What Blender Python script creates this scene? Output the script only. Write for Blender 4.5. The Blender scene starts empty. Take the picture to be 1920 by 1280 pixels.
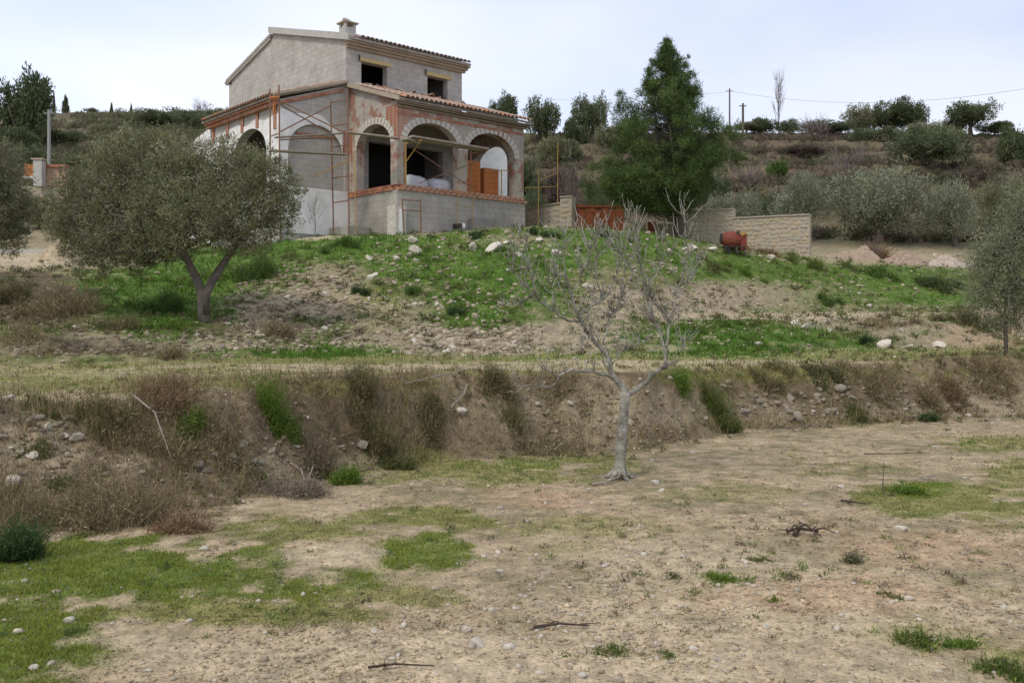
import bpy, math, random
import numpy as np
from mathutils import Vector, Matrix
R = math.radians
rng = np.random.default_rng(7)
random.seed(7)
scene = bpy.context.scene
COL = scene.collection

# ------------------------------------------------------------------ camera / light
EYE = 1.7; F = 1750.0; HZ = 600.0
cam_d = bpy.data.cameras.new('camera'); cam = bpy.data.objects.new('camera', cam_d); COL.objects.link(cam)
cam.location = (0, 0, EYE); cam.rotation_euler = (R(90), 0, 0)
cam_d.sensor_width = 36; cam_d.lens = F / 1920 * 36; cam_d.shift_y = -40 / 1920
cam_d.clip_start = 0.05; cam_d.clip_end = 3000
scene.camera = cam
SUN_EL, SUN_ROT = R(52), R(-35)
w = bpy.data.worlds.new('World'); scene.world = w; w.use_nodes = True
nt = w.node_tree; nt.nodes.clear()
out = nt.nodes.new('ShaderNodeOutputWorld'); bg = nt.nodes.new('ShaderNodeBackground'); bg2 = nt.nodes.new('ShaderNodeBackground')
sky = nt.nodes.new('ShaderNodeTexSky'); sky.sky_type = 'NISHITA'; sky.sun_disc = False
sky.sun_elevation = SUN_EL; sky.sun_rotation = SUN_ROT
bg.inputs[1].default_value = 0.05
nt.links.new(sky.outputs[0], bg.inputs[0])
tc = nt.nodes.new('ShaderNodeTexCoord'); mp = nt.nodes.new('ShaderNodeMapping'); mp.inputs['Scale'].default_value = (1.2, 1.2, 3.0)
nz = nt.nodes.new('ShaderNodeTexNoise'); nz.inputs['Scale'].default_value = 1.6; nz.inputs['Detail'].default_value = 4; nz.inputs['Roughness'].default_value = .45
rp = nt.nodes.new('ShaderNodeValToRGB')
rp.color_ramp.elements[0].position = .38; rp.color_ramp.elements[0].color = (.60, .66, .85, 1)
rp.color_ramp.elements[1].position = .62; rp.color_ramp.elements[1].color = (.89, .865, .935, 1)
nt.links.new(tc.outputs['Generated'], mp.inputs[0]); nt.links.new(mp.outputs[0], nz.inputs[0]); nt.links.new(nz.outputs[0], rp.inputs[0])
nt.links.new(rp.outputs[0], bg2.inputs[0]); bg2.inputs[1].default_value = .84
ad = nt.nodes.new('ShaderNodeAddShader')
nt.links.new(bg.outputs[0], ad.inputs[0]); nt.links.new(bg2.outputs[0], ad.inputs[1]); nt.links.new(ad.outputs[0], out.inputs[0])
sl = bpy.data.lights.new('sun', 'SUN'); sl.energy = 1.8; sl.angle = R(12); sl.color = (1, .93, .82)
so = bpy.data.objects.new('sun', sl); COL.objects.link(so); so.rotation_euler = (R(38), R(-8), R(-25)); so.location = (0, 0, 60)
vs = scene.view_settings; vs.view_transform = 'Standard'; vs.look = 'None'; vs.gamma = 1; vs.exposure = 0.0; vs.use_curve_mapping = False

# ------------------------------------------------------------------ helpers
def lerp(a, b, t): return a + (b - a) * t
def P(px, py, d): return np.array([(px - 960) / F * d, d, EYE + (HZ - py) / F * d])
def hashn(ix, iy, s):
    h = (ix.astype(np.int64) * 374761393 + iy.astype(np.int64) * 668265263 + s * 1442695041) & 0x7fffffff
    h = ((h ^ (h >> 13)) * 1274126177) & 0x7fffffff
    return ((h ^ (h >> 16)) & 0xffff) / 65535.0
def vnoise(x, y, s=0):
    ix = np.floor(x); iy = np.floor(y); fx = x - ix; fy = y - iy
    fx = fx * fx * (3 - 2 * fx); fy = fy * fy * (3 - 2 * fy)
    a = hashn(ix, iy, s); b = hashn(ix + 1, iy, s); c = hashn(ix, iy + 1, s); d = hashn(ix + 1, iy + 1, s)
    return (a + (b - a) * fx) * (1 - fy) + (c + (d - c) * fx) * fy - .5
def fbm(x, y, s=0, o=4):
    r = 0; a = 1.0
    for k in range(o):
        r = r + a * vnoise(x * 2 ** k + 13.7 * k, y * 2 ** k - 7.1 * k, s + k * 17); a *= .5
    return r      # approx -.9..+.9
def sstep(a, b, x):
    t = np.clip((x - a) / (b - a), 0, 1); return t * t * (3 - 2 * t)

def mesh_np(name, V, Fc, n, mat, col=None, smooth=False):
    """V (k,3), Fc (m,n) faces of n corners."""
    me = bpy.data.meshes.new(name)
    V = np.asarray(V, dtype=np.float32); Fc = np.asarray(Fc, dtype=np.int32)
    me.vertices.add(len(V)); me.vertices.foreach_set('co', V.ravel())
    me.loops.add(Fc.size); me.loops.foreach_set('vertex_index', Fc.ravel())
    me.polygons.add(len(Fc)); me.polygons.foreach_set('loop_start', np.arange(0, Fc.size, n, dtype=np.int32))
    try: me.polygons.foreach_set('loop_total', np.full(len(Fc), n, dtype=np.int32))
    except Exception: pass
    if col is not None:
        a = me.color_attributes.new('col', 'FLOAT_COLOR', 'POINT')
        c = np.ones((len(V), 4), dtype=np.float32); c[:, :3] = col
        a.data.foreach_set('color', c.ravel())
    me.update(calc_edges=True)
    if smooth: me.polygons.foreach_set('use_smooth', np.ones(len(Fc), dtype=bool))
    if mat: me.materials.append(mat)
    return me
def mesh_py(name, V, Fc, mat, smooth=False):
    me = bpy.data.meshes.new(name); me.from_pydata([tuple(float(c) for c in v) for v in V], [], Fc); me.update()
    if smooth:
        for p in me.polygons: p.use_smooth = True
    if mat: me.materials.append(mat)
    return me
def tag(o, label=None, cat=None, group=None, kind=None):
    if label: o['label'] = label
    if cat: o['category'] = cat
    if group: o['group'] = group
    if kind: o['kind'] = kind
    return o
def link(name, me, parent=None, loc=(0, 0, 0), rot=(0, 0, 0), sc=(1, 1, 1)):
    o = bpy.data.objects.new(name, me); COL.objects.link(o)
    o.parent = parent; o.location = loc; o.rotation_euler = rot; o.scale = sc
    return o
def empty(name, loc, label, cat, group=None, rz=0):
    o = bpy.data.objects.new(name, None); COL.objects.link(o); o.location = [float(c) for c in loc]; o.rotation_euler = (0, 0, rz)
    o.empty_display_size = .3
    return tag(o, label, cat, group)
def copy_tree(o, parent=None):
    c = o.copy(); COL.objects.link(c); c.parent = parent
    for ch in list(o.children): copy_tree(ch, c)
    return c
class MB:
    """collects boxes, tubes, prisms as one mesh, world coordinates"""
    def __init__(s): s.V = []; s.F = []
    def add(s, V, Fc):
        b = len(s.V); s.V += [tuple(v) for v in V]; s.F += [tuple(i + b for i in f) for f in Fc]; return s
    def hexa(s, p):   # 8 points, bottom 4 then top 4
        return s.add(p, [(3, 2, 1, 0), (4, 5, 6, 7), (0, 1, 5, 4), (1, 2, 6, 5), (2, 3, 7, 6), (3, 0, 4, 7)])
    def box(s, x0, x1, y0, y1, z0, z1):
        return s.hexa([(x0, y0, z0), (x1, y0, z0), (x1, y1, z0), (x0, y1, z0), (x0, y0, z1), (x1, y0, z1), (x1, y1, z1), (x0, y1, z1)])
    def tube(s, pts, rad, n=6, cap=True):
        pts = [Vector([float(c) for c in p]) for p in pts]; k = len(pts)
        if not hasattr(rad, '__len__'): rad = [rad] * k
        b = len(s.V); u = None
        for i, p in enumerate(pts):
            t = (pts[min(i + 1, k - 1)] - pts[max(i - 1, 0)])
            if t.length < 1e-9: t = Vector((0, 0, 1))
            t.normalize()
            if u is None:
                u = t.orthogonal().normalized()
            else:
                u = (u - t * u.dot(t)); u = u.normalized() if u.length > 1e-6 else t.orthogonal().normalized()
            v = t.cross(u)
            for j in range(n):
                a = 2 * math.pi * j / n
                s.V.append(tuple(p + (u * math.cos(a) + v * math.sin(a)) * rad[i]))
        for i in range(k - 1):
            for j in range(n):
                a = b + i * n + j; c = b + i * n + (j + 1) % n
                s.F.append((a, c, c + n, a + n))
        if cap:
            s.F.append(tuple(b + j for j in reversed(range(n)))); s.F.append(tuple(b + (k - 1) * n + j for j in range(n)))
        return s
    def build(s, name, mat, parent=None, xf=None, smooth=False):
        """xf maps points to world; the mesh is stored relative to parent location"""
        V = s.V
        if xf: V = [xf(v) for v in V]
        if parent is not None:
            l = parent.location; V = [(v[0] - l[0], v[1] - l[1], v[2] - l[2]) for v in V]
        return link(name, mesh_py(name, V, s.F, mat, smooth), parent)

# ------------------------------------------------------------------ materials
def mat(name, base, rough=.85, var=.25, scale=4.0, tint=None, tscale=1.2, tamt=.5, bump=.3, bscale=30.0, attr=False, metal=0.0, transl=0.0, detail=6):
    m = bpy.data.materials.new(name); m.use_nodes = True; t = m.node_tree; N = t.nodes; L = t.links
    b = N['Principled BSDF']; b.inputs['Roughness'].default_value = rough; b.inputs['Metallic'].default_value = metal
    if 'Specular IOR Level' in b.inputs: b.inputs['Specular IOR Level'].default_value = .25
    geo = N.new('ShaderNodeNewGeometry') if attr else N.new('ShaderNodeTexCoord')
    co = geo.outputs['Position'] if attr else geo.outputs['Object']
    n1 = N.new('ShaderNodeTexNoise'); n1.inputs['Scale'].default_value = scale; n1.inputs['Detail'].default_value = detail; n1.inputs['Roughness'].default_value = .65
    L.new(co, n1.inputs['Vector'])
    if attr:
        a = N.new('ShaderNodeAttribute'); a.attribute_name = 'col'; c0 = a.outputs['Color']
    else:
        rgb = N.new('ShaderNodeRGB'); rgb.outputs[0].default_value = (*base, 1); c0 = rgb.outputs[0]
    if tint:
        n2 = N.new('ShaderNodeTexNoise'); n2.inputs['Scale'].default_value = tscale; n2.inputs['Detail'].default_value = 5; n2.inputs['Roughness'].default_value = .6
        L.new(co, n2.inputs['Vector'])
        r2 = N.new('ShaderNodeMapRange'); r2.inputs[1].default_value = .42; r2.inputs[2].default_value = .66; r2.inputs[4].default_value = tamt
        L.new(n2.outputs[0], r2.inputs[0])
        mx = N.new('ShaderNodeMix'); mx.data_type = 'RGBA'; L.new(r2.outputs[0], mx.inputs[0]); L.new(c0, mx.inputs[6]); mx.inputs[7].default_value = (*tint, 1); c0 = mx.outputs[2]
    mr = N.new('ShaderNodeMapRange'); mr.inputs[1].default_value = .25; mr.inputs[2].default_value = .75; mr.inputs[3].default_value = 1 - var; mr.inputs[4].default_value = 1 + var
    L.new(n1.outputs[0], mr.inputs[0])
    vm = N.new('ShaderNodeVectorMath'); vm.operation = 'SCALE'; L.new(c0, vm.inputs[0]); L.new(mr.outputs[0], vm.inputs['Scale'])
    if attr and bump:
        n4 = N.new('ShaderNodeTexNoise'); n4.inputs['Scale'].default_value = 42; n4.inputs['Detail'].default_value = 4; n4.inputs['Roughness'].default_value = .7; L.new(co, n4.inputs['Vector'])
        m4 = N.new('ShaderNodeMapRange'); m4.inputs[1].default_value = .3; m4.inputs[2].default_value = .7; m4.inputs[3].default_value = .62; m4.inputs[4].default_value = 1.3; L.new(n4.outputs[0], m4.inputs[0])
        v4 = N.new('ShaderNodeVectorMath'); v4.operation = 'SCALE'; L.new(vm.outputs[0], v4.inputs[0]); L.new(m4.outputs[0], v4.inputs['Scale']); vm = v4
    L.new(vm.outputs[0], b.inputs['Base Color'])
    if bump:
        n3 = N.new('ShaderNodeTexNoise'); n3.inputs['Scale'].default_value = bscale; n3.inputs['Detail'].default_value = 5; L.new(co, n3.inputs['Vector'])
        bp = N.new('ShaderNodeBump'); bp.inputs['Strength'].default_value = bump; bp.inputs['Distance'].default_value = .02
        L.new(n3.outputs[0], bp.inputs['Height']); L.new(bp.outputs[0], b.inputs['Normal'])
    if transl:
        tr = N.new('ShaderNodeBsdfTranslucent'); L.new(vm.outputs[0], tr.inputs[0]); ms = N.new('ShaderNodeMixShader'); ms.inputs[0].default_value = transl
        o = N['Material Output']; L.new(b.outputs[0], ms.inputs[1]); L.new(tr.outputs[0], ms.inputs[2]); L.new(ms.outputs[0], o.inputs[0])
    return m
M = {}
M['ground'] = mat('ground', (0, 0, 0), .95, .42, 7, bump=.9, bscale=26, attr=True)
M['leaf'] = mat('foliage', (0, 0, 0), .7, .2, 2.0, bump=0, attr=True, transl=.38)
M['dry'] = mat('dry_stems', (0, 0, 0), .9, .2, 3, bump=0, attr=True, transl=.1)
M['stone'] = mat('field_stone', (.36, .32, .25), .95, .3, 6, (.24, .21, .16), 3, .75, .7, 30)
M['stone_white'] = mat('pale_limestone', (.66, .61, .50), .95, .25, 8, (.44, .38, .29), 4, .65, .6, 30)
M['pebble'] = mat('pebbles', (0, 0, 0), .95, .25, 20, bump=.3, attr=True)
M['bark'] = mat('olive_bark', (.12, .10, .085), .95, .35, 9, (.2, .17, .14), 4, .7, .9, 30)
M['figbark'] = mat('fig_bark', (.37, .355, .305), .95, .45, 22, (.12, .115, .08), 8, .9, 1.0, 60)
M['bare'] = mat('bare_twig', (.19, .155, .14), .95, .2, 5, bump=0)

# block wall: faint courses of concrete block
def blockwall(name, base, tint, joint=.78, tamt=.6, red=None, redlo=.5, bw=.4, bh=.2):
    m = mat(name, base, .95, .17, 3.5, tint, .9, tamt, .4, 40)
    t = m.node_tree; N = t.nodes; L = t.links; b = N['Principled BSDF']
    src = b.inputs['Base Color'].links[0].from_socket
    tc = N.new('ShaderNodeTexCoord'); sx = N.new('ShaderNodeSeparateXYZ'); L.new(tc.outputs['Object'], sx.inputs[0])
    ad = N.new('ShaderNodeMath'); ad.operation = 'ADD'; L.new(sx.outputs[0], ad.inputs[0]); L.new(sx.outputs[1], ad.inputs[1])
    cb = N.new('ShaderNodeCombineXYZ'); L.new(ad.outputs[0], cb.inputs[0]); L.new(sx.outputs[2], cb.inputs[1])
    bt = N.new('ShaderNodeTexBrick'); bt.offset = .5; bt.inputs['Scale'].default_value = 1; bt.inputs['Brick Width'].default_value = bw; bt.inputs['Row Height'].default_value = bh
    bt.inputs['Mortar Size'].default_value = .012; bt.inputs['Mortar Smooth'].default_value = .6
    bt.inputs['Color1'].default_value = (1, 1, 1, 1); bt.inputs['Color2'].default_value = (.90, .89, .88, 1); bt.inputs['Mortar'].default_value = (joint, joint, joint, 1)
    L.new(cb.outputs[0], bt.inputs['Vector'])
    if red:
        nn = N.new('ShaderNodeTexNoise'); nn.inputs['Scale'].default_value = 1.1; nn.inputs['Detail'].default_value = 6; nn.inputs['Roughness'].default_value = .7; L.new(tc.outputs['Object'], nn.inputs[0])
        mr = N.new('ShaderNodeMapRange'); mr.inputs[1].default_value = redlo; mr.inputs[2].default_value = redlo + .08; L.new(nn.outputs[0], mr.inputs[0])
        mr.inputs[4].default_value = .85
        mx0 = N.new('ShaderNodeMix'); mx0.data_type = 'RGBA'; L.new(mr.outputs[0], mx0.inputs[0]); L.new(src, mx0.inputs[6]); mx0.inputs[7].default_value = (*red, 1); src = mx0.outputs[2]
    mx = N.new('ShaderNodeMix'); mx.data_type = 'RGBA'; mx.blend_type = 'MULTIPLY'; mx.inputs[0].default_value = 1
    L.new(src, mx.inputs[6]); L.new(bt.outputs[0], mx.inputs[7]); L.new(mx.outputs[2], b.inputs['Base Color'])
    return m
M['block'] = blockwall('grey_block_wall', (.51, .475, .425), (.38, .35, .31), .72)
M['blocklow'] = blockwall('grey_render_wall', (.47, .435, .38), (.31, .285, .245), .70, .8)
M['porch'] = blockwall('porch_masonry', (.50, .445, .375), (.38, .335, .28), .72, .6, (.34, .15, .10), .50, .26, .1)
M['white'] = mat('white_render', (.88, .86, .83), .9, .07, 3, (.55, .53, .49), 1.4, .6, .2, 20)
M['brick'] = mat('red_brick', (.38, .145, .08), .9, .3, 7, (.46, .33, .25), 4, .75, .4, 40)
M['brickor'] = mat('orange_hollow_brick', (.46, .165, .055), .9, .25, 9, bump=.3, bscale=40)
M['voussoir'] = mat('arch_brick', (.62, .58, .50), .92, .25, 9, (.46, .38, .31), 7, .5, .4, 40)
M['tile'] = mat('clay_roof_tile', (.46, .34, .26), .9, .3, 5, (.28, .15, .10), 4, .6, .3, 40)
M['tile2'] = mat('weathered_roof_tile', (.37, .32, .27), .9, .3, 5, (.24, .17, .13), 4, .6, .3, 40)
M['cornice'] = mat('sand_cornice', (.42, .345, .25), .92, .2, 5, (.34, .26, .19), 2, .5, .3, 30)
M['lintel'] = mat('pale_timber', (.56, .43, .20), .85, .15, 6, bump=.2)
M['plank'] = mat('scaffold_plank', (.36, .30, .24), .9, .25, 8, (.2, .17, .14), 3, .6, .2)
M['rustpole'] = mat('rusty_pole', (.22, .12, .08), .8, .3, 14, (.38, .2, .1), 6, .5, .3)
M['yellow'] = mat('yellow_pole', (.45, .28, .07), .7, .3, 10, (.3, .16, .07), 5, .6, .2)
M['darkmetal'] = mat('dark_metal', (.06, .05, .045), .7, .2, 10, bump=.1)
M['rust'] = mat('rust_sheet', (.235, .07, .028), .85, .35, 6, (.13, .045, .025), 2.5, .6, .3)
M['red'] = mat('red_paint', (.21, .05, .03), .7, .35, 9, (.17, .06, .04), 4, .6, .3)
M['bag'] = mat('white_bulk_bag', (.62, .63, .66), .8, .1, 6, bump=.6, bscale=8)
M['interior'] = mat('interior_shade_tone', (.05, .045, .04), .95, .15, 3, bump=.2)  # near-black colour puts the shade of the rooms into their surfaces
M['floor'] = mat('concrete_floor', (.25, .235, .215), .9, .15, 3, bump=.2)
M['wallstone'] = mat('tan_wall_stone', (.47, .39, .27), .92, .3, 5, (.36, .27, .18), 3, .5, .5, 25)
M['wallstone2'] = mat('grey_wall_stone', (.43, .385, .30), .92, .3, 5, (.3, .27, .22), 3, .5, .5, 25)
M['mortar'] = mat('lime_mortar', (.43, .37, .27), .95, .2, 8, bump=.5, bscale=20)
M['concretepole'] = mat('concrete_post', (.33, .32, .30), .9, .15, 6, bump=.2)
M['black'] = mat('black_plastic', (.015, .016, .018), .5, .2, 6, bump=.1)
M['wood'] = mat('grey_driftwood', (.30, .26, .21), .95, .3, 12, bump=.4)
M['darkwood'] = mat('charred_wood', (.07, .05, .04), .95, .4, 12, bump=.6)

# ------------------------------------------------------------------ terrain
PX = np.array([-300, 0, 200, 400, 600, 800, 1000, 1200, 1400, 1600, 1800, 2000, 2200], float)
f1py = np.array([1040, 1008, 985, 950, 905, 872, 852, 846, 806, 795, 783, 778, 775.])
F1d = EYE * F / (f1py - HZ); F1z = F1d * 0
def zat(py, d): return EYE + (HZ - np.asarray(py, float)) / F * d
run = np.array([1.9, 1.9, 1.9, 1.35, 1.2, 1.2, 1.25, 1.3, 1.5, 1.5, 1.5, 1.5, 1.5])
F2d = F1d + run; F2z = zat([752, 747, 742, 716, 706, 697, 700, 692, 686, 681, 668, 664, 664], F2d)
F3d = np.array([14.6, 14.8, 15.2, 16.3, 17.5, 18.4, 18.5, 18.5, 20.3, 21, 21.5, 22, 22.]); F3z = zat([692, 690, 682, 673, 666, 662, 662, 662, 657, 655, 652, 650, 650], F3d)
F4d = np.array([16.0, 16.0, 16.5, 17.4, 19.6, 20.3, 20.2, 20.6, 22.6, 23.4, 23.6, 24, 24.]); F4z = zat([622, 624, 626, 630, 612, 615, 612, 618, 612, 610, 603, 600, 600], F4d)
F5d = np.array([19.5, 19.5, 20, 20.6, 23.4, 24.2, 24.2, 24.6, 26, 28, 29.5, 31, 31.]); F5z = zat([604, 602, 598, 588, 530, 520, 515, 540, 590, 584, 576, 573, 573], F5d)
F6d = np.array([26, 26, 26, 27, 28, 28.4, 28.6, 29.2, 31, 32.5, 34, 35, 35.]); F6z = zat([508, 506, 500, 478, 442, 437, 424, 434, 468, 490, 503, 508, 508], F6d)
F7d = np.array([34, 34, 35, 36, 36, 36, 36, 36, 37, 38, 39, 40, 40.]); F7z = np.array([4.2, 4.2, 4.35, 4.4, 4.45, 4.45, 4.55, 4.6, 4.5, 4.1, 3.95, 4.0, 4.0])
F8d = np.array([46.] * 13); F8z = np.array([6.6, 6.6, 6.6, 6.2, 5.6, 5.4, 5.4, 5.5, 5.5, 5.6, 5.5, 5.5, 5.5])
FCd = np.array([128, 125, 120, 118, 106, 96, 93, 92, 92, 92, 92, 92, 92.]); FCz = zat([216, 212, 210, 208, 225, 240, 249, 249, 248, 248, 250, 252, 252], FCd)
FD = [F1d, F2d, F3d, F4d, F5d, F6d, F7d, F8d, FCd, FCd + 60, FCd + 500]
FZ = [F1z, F2z, F3z, F4z, F5z, F6z, F7z, F8z, FCz, FCz - 2, FCz - 60]

def terrain(X, Y, detail=True):
    """height, segment coordinate s (0..10), px"""
    X = np.asarray(X, float); Y = np.asarray(Y, float)
    Ys = np.maximum(Y, 2.0)
    px = np.clip(960 + F * X / Ys, -300, 2200)
    wv = fbm(X * .45, Y * .45, 5, 4); wf = fbm(X * 2.1, Y * 2.1, 9, 3)
    dd = Y + (wv * .32 + wf * .13) * sstep(5, 9, Y) * (1 - sstep(26, 30, Y) * .6)
    z = np.zeros_like(X); s = np.zeros_like(X)
    D = [np.interp(px, PX, a) for a in FD]; Z = [np.interp(px, PX, a) for a in FZ]
    s = np.where(dd < D[0], dd / D[0], s)
    for k in range(len(D) - 1):
        m = (dd >= D[k]) & (dd < D[k + 1])
        t = (dd - D[k]) / (D[k + 1] - D[k])
        if k in (0,):                    # the bank: steep at mid height, rounded at lip and toe
            te = t * .35 + .65 * sstep(0.02, .92, t)
        elif k == 7:                     # terraced hill
            te = t
        else: te = t
        zz = Z[k] + (Z[k + 1] - Z[k]) * te
        if k == 7:
            n = 6; q = te * n + fbm(X * .03, Y * .03, 77, 2) * .5 * sstep(0, .08, t) * (1 - sstep(.92, 1, t))
            q = np.clip(q, 0, n); fl = np.floor(q); fr = q - fl
            q2 = fl + np.where(fr < .72, fr * .45, .324 + (fr - .72) / .28 * .676)
            right = sstep(850, 1050, px)
            zz = Z[k] + (Z[k + 1] - Z[k]) * lerp(q, q2, .35 + .65 * right) / n
        z = np.where(m, zz, z); s = np.where(m, k + 1 + t, s)
    m = dd >= D[-1]; z = np.where(m, Z[-1], z); s = np.where(m, 11, s)
    if detail:
        bank = ((s > 1) & (s < 2)) * np.sin(np.pi * np.clip(s - 1, 0, 1))
        slope = sstep(3.0, 3.3, s) * (1 - sstep(5.9, 6.3, s))
        pad = sstep(6.0, 6.2, s) * (1 - sstep(7.0, 7.3, s))
        far = sstep(8, 8.2, s)
        amp = .018 + .10 * bank + .06 * slope + .25 * far - .0
        amp = np.maximum(amp, .012)
        z = z + amp * (fbm(X * 1.7, Y * 1.7, 31, 5) * 1.1) + (.012 + .05 * bank + .03 * slope) * fbm(X * 7, Y * 7, 41, 3)
        z = z + .035 * fbm(X * .5, Y * .9, 51, 2) * (1 - sstep(.8, 1, s)) 
        z = z + .03 * (np.abs(fbm(X * 3.5, Y * 3.5, 61, 3)) - .2) * bank * 5
    return z, s, px
def H(x, y): return float(terrain(np.array([x]), np.array([y]))[0][0])
_D = np.concatenate([np.arange(3.6, 36, .035), np.arange(36, 130, .25)])
_CP = np.linspace(-160, 2080, 449)
_TB = None
def hit(px, py):
    """first terrain point on the sight line through a photo position"""
    global _TB
    if _TB is None:
        U, DD = np.meshgrid((_CP - 960) / F, _D, indexing='ij'); _TB = terrain((U * DD).ravel(), DD.ravel())[0].reshape(U.shape)
    z = _TB[int(np.clip(round((px + 160) / 5), 0, 448))]; i = np.argmax(z >= EYE + (HZ - py) / F * _D); d = _D[i] if i > 0 else 130.0
    x = (px - 960) / F * d; return Vector((x, d, H(x, d)))

# patches (photo position, radii, kind, strength)
BL = [
 # green foreground
 (120, 1060, 330, 62, 'G', 1), (330, 1090, 330, 45, 'G', .85), (60, 1190, 190, 90, 'G', 1), (20, 1250, 130, 50, 'G', 1), (420, 1150, 300, 28, 'g', .9), (700, 1120, 160, 22, 'g', .7), (800, 1030, 100, 40, 'G', 1),
 (820, 975, 150, 26, 'g', 1), (560, 990, 150, 24, 'g', .9), (900, 890, 240, 22, 'g', .8), (1010, 865, 130, 16, 'G', .6), (760, 850, 90, 18, 'g', .8), (1120, 870, 90, 20, 'g', .7), (520, 1040, 90, 18, 'G', .6), (640, 1080, 120, 18, 'G', .5),
 (1020, 985, 190, 24, 'g', .5), (1740, 935, 150, 34, 'g', .95), (1720, 915, 60, 16, 'G', .9), (1880, 960, 90, 30, 'g', .8), (1850, 835, 140, 16, 'g', .8), (1350, 925, 150, 20, 'g', .4), (1600, 880, 120, 14, 'g', .4), (1900,885,50,30,'g',.8),
 (1360, 1078, 62, 15, 'G', .9), (1150, 1212, 45, 14, 'g', 1), (1250, 1225, 34, 9, 'g', .9), (1700, 1180, 90, 34, 'g', .8), (1880, 1240, 80, 28, 'g', .9), (1720, 1210, 70, 16, 'g', .7), (1420, 1045, 60, 14, 'g', .5), (1850, 1110, 80, 14, 'g', .5), (1450,1122,16,7,'G',.8), (1310, 1160, 50, 8, 'g', .5), (1090, 1030, 90, 16, 'g', .4), (1800,1195,60,20,'g',.6),
 # pale sand / reddish
 (1500, 1120, 500, 90, 's', .8), (900, 1240, 700, 60, 's', .9), (620, 1040, 90, 22, 's', .9), (250, 1200, 130, 18, 's', .8), (1550, 1110, 300, 38, 'r', .6), (1750, 1030, 260, 40, 'r', .5), (1010, 935, 120, 25, 'r', .6), (1320, 1060, 260, 50, 's', .7), (1700, 1260, 500, 30, 's', .6),
 # bank 1: greens and stony spots
 (420, 720, 200, 12, 'g', .9), (650, 730, 110, 18, 'g', .7), (1330, 770, 46, 42, 'G', .5), (1560, 705, 260, 16, 'g', .8), (1400, 700, 120, 18, 'g', .7), (760, 720, 100, 20, 'g', .6), (1270, 700, 30, 24, 'G', .8), (780, 860, 120, 20, 'g', .6), (1500, 790, 200, 10, 'g', .3),
 (60, 850, 120, 90, 't', .8), (240, 870, 70, 45, 't', .8), (550, 870, 190, 35, 't', .7), (1080, 770, 210, 55, 't', .8), (1300, 765, 70, 40, 't', .6), (1700, 740, 90, 38, 't', .8), (1860, 750, 90, 40, 't', .9), (1420, 770, 80, 30, 't', .6),
 (330, 760, 120, 50, 'b', .8), (230, 930, 160, 60, 'b', .8), (560, 790, 170, 60, 'b', .7), (780, 780, 160, 50, 'b', .6), (1620, 730, 200, 30, 'b', .7), (1000, 720, 100, 26, 'b', .5), (680, 790, 80, 60, 'b', .6), (1260, 740, 50, 40, 'b', .4), (950, 830, 250, 20, 'b', .4),
 # track ruts
 (700, 689, 420, 7, 's', .8), (1250, 680, 400, 6, 's', .8), (500, 700, 300, 5, 's', .3), (150, 745, 120, 12, 's', .7), (250, 700, 300, 12, 's', .35), (1050,688,300,8,'s',.6),
 # slope two
 (930, 520, 130, 70, 'G', 1), (880, 590, 100, 30, 'G', 1), (820, 500, 110, 30, 'G', .9), (640, 470, 170, 26, 'G', .9), (330, 530, 150, 60, 'G', 1), (240, 570, 120, 40, 'G', .9), (450, 500, 110, 50, 'G', 1), (730, 455, 200, 16, 'G', .9), (1050, 440, 200, 14, 'G', .8), (1150, 470, 200, 30, 'G', .7),
 (560, 660, 170, 12, 'G', 1), (680, 655, 100, 12, 'G', .9), (1380, 640, 170, 26, 'G', 1), (1300, 650, 110, 18, 'G', 1), (1480, 625, 80, 15, 'G', .9), (1600, 640, 60, 18, 'G', .8), (1400, 520, 130, 24, 'G', .7), (1540, 555, 60, 16, 'G', .8), (1640, 545, 170, 26, 'G', .6), (1740, 560, 110, 12, 'G', .9), (1560, 500, 200, 12, 'G', .6), (1080, 560, 70, 24, 'G', .5), (720, 580, 60, 40, 'g', .8), (330, 610, 60, 20, 'G', .9), (680,560,70,50,'g',.5), (1330,490,90,30,'G',.6),
 (520, 580, 110, 70, 't', 1), (640, 540, 60, 50, 't', .7), (830, 640, 170, 26, 't', 1), (950, 645, 80, 24, 't', 1), (760, 590, 90, 34, 't', .7), (1250, 570, 170, 40, 't', 1), (1100, 630, 160, 30, 't', 1), (1350, 560, 120, 34, 't', .9), (980, 460, 90, 22, 't', .8), (1300, 460, 90, 16, 't', .6), (1470, 540, 130, 40, 't', .5), (1560, 605, 140, 14, 't', .9), (1750, 620, 150, 30, 't', .9), (1850,630,100,30,'r',.5),
 (90, 580, 150, 44, 'b', 1), (40, 540, 110, 36, 'b', 1), (300, 540, 130, 80, 'G', 1), (400, 500, 150, 50, 'G', 1), (460, 470, 130, 26, 'G', 1), (620, 460, 200, 22, 'G', 1), (960, 500, 120, 50, 'G', 1), (900, 560, 120, 50, 'G', 1), (770, 500, 90, 40, 'G', .7), (1200, 455, 180, 24, 'G', .8), (1420, 500, 200, 24, 'G', .7), (1660, 520, 200, 22, 'G', .7), (1380, 630, 200, 30, 'G', 1), (440, 620, 120, 20, 'b', .7), (540, 615, 40, 26, 'b', .9), (150, 650, 220, 16, 'b', .9), (1600, 620, 60, 20, 'b', .3), (1250, 655, 60, 8, 's', .6),
 (60, 487, 110, 16, 's', 1), (200, 490, 90, 14, 't', .8), (120,640,150,14,'t',.6), (400,645,110,14,'t',.6), (1500, 592, 260, 7, 's', .8), (1660,485,160,14,'s',.6), (560, 440, 70, 10, 's', 1),
]
KC = {'G': (.125, .175, .026), 'g': (.205, .205, .055), 's': (.47, .38, .245), 'r': (.42, .28, .17), 't': (.33, .27, .175), 'b': (.115, .085, .05)}
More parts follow.
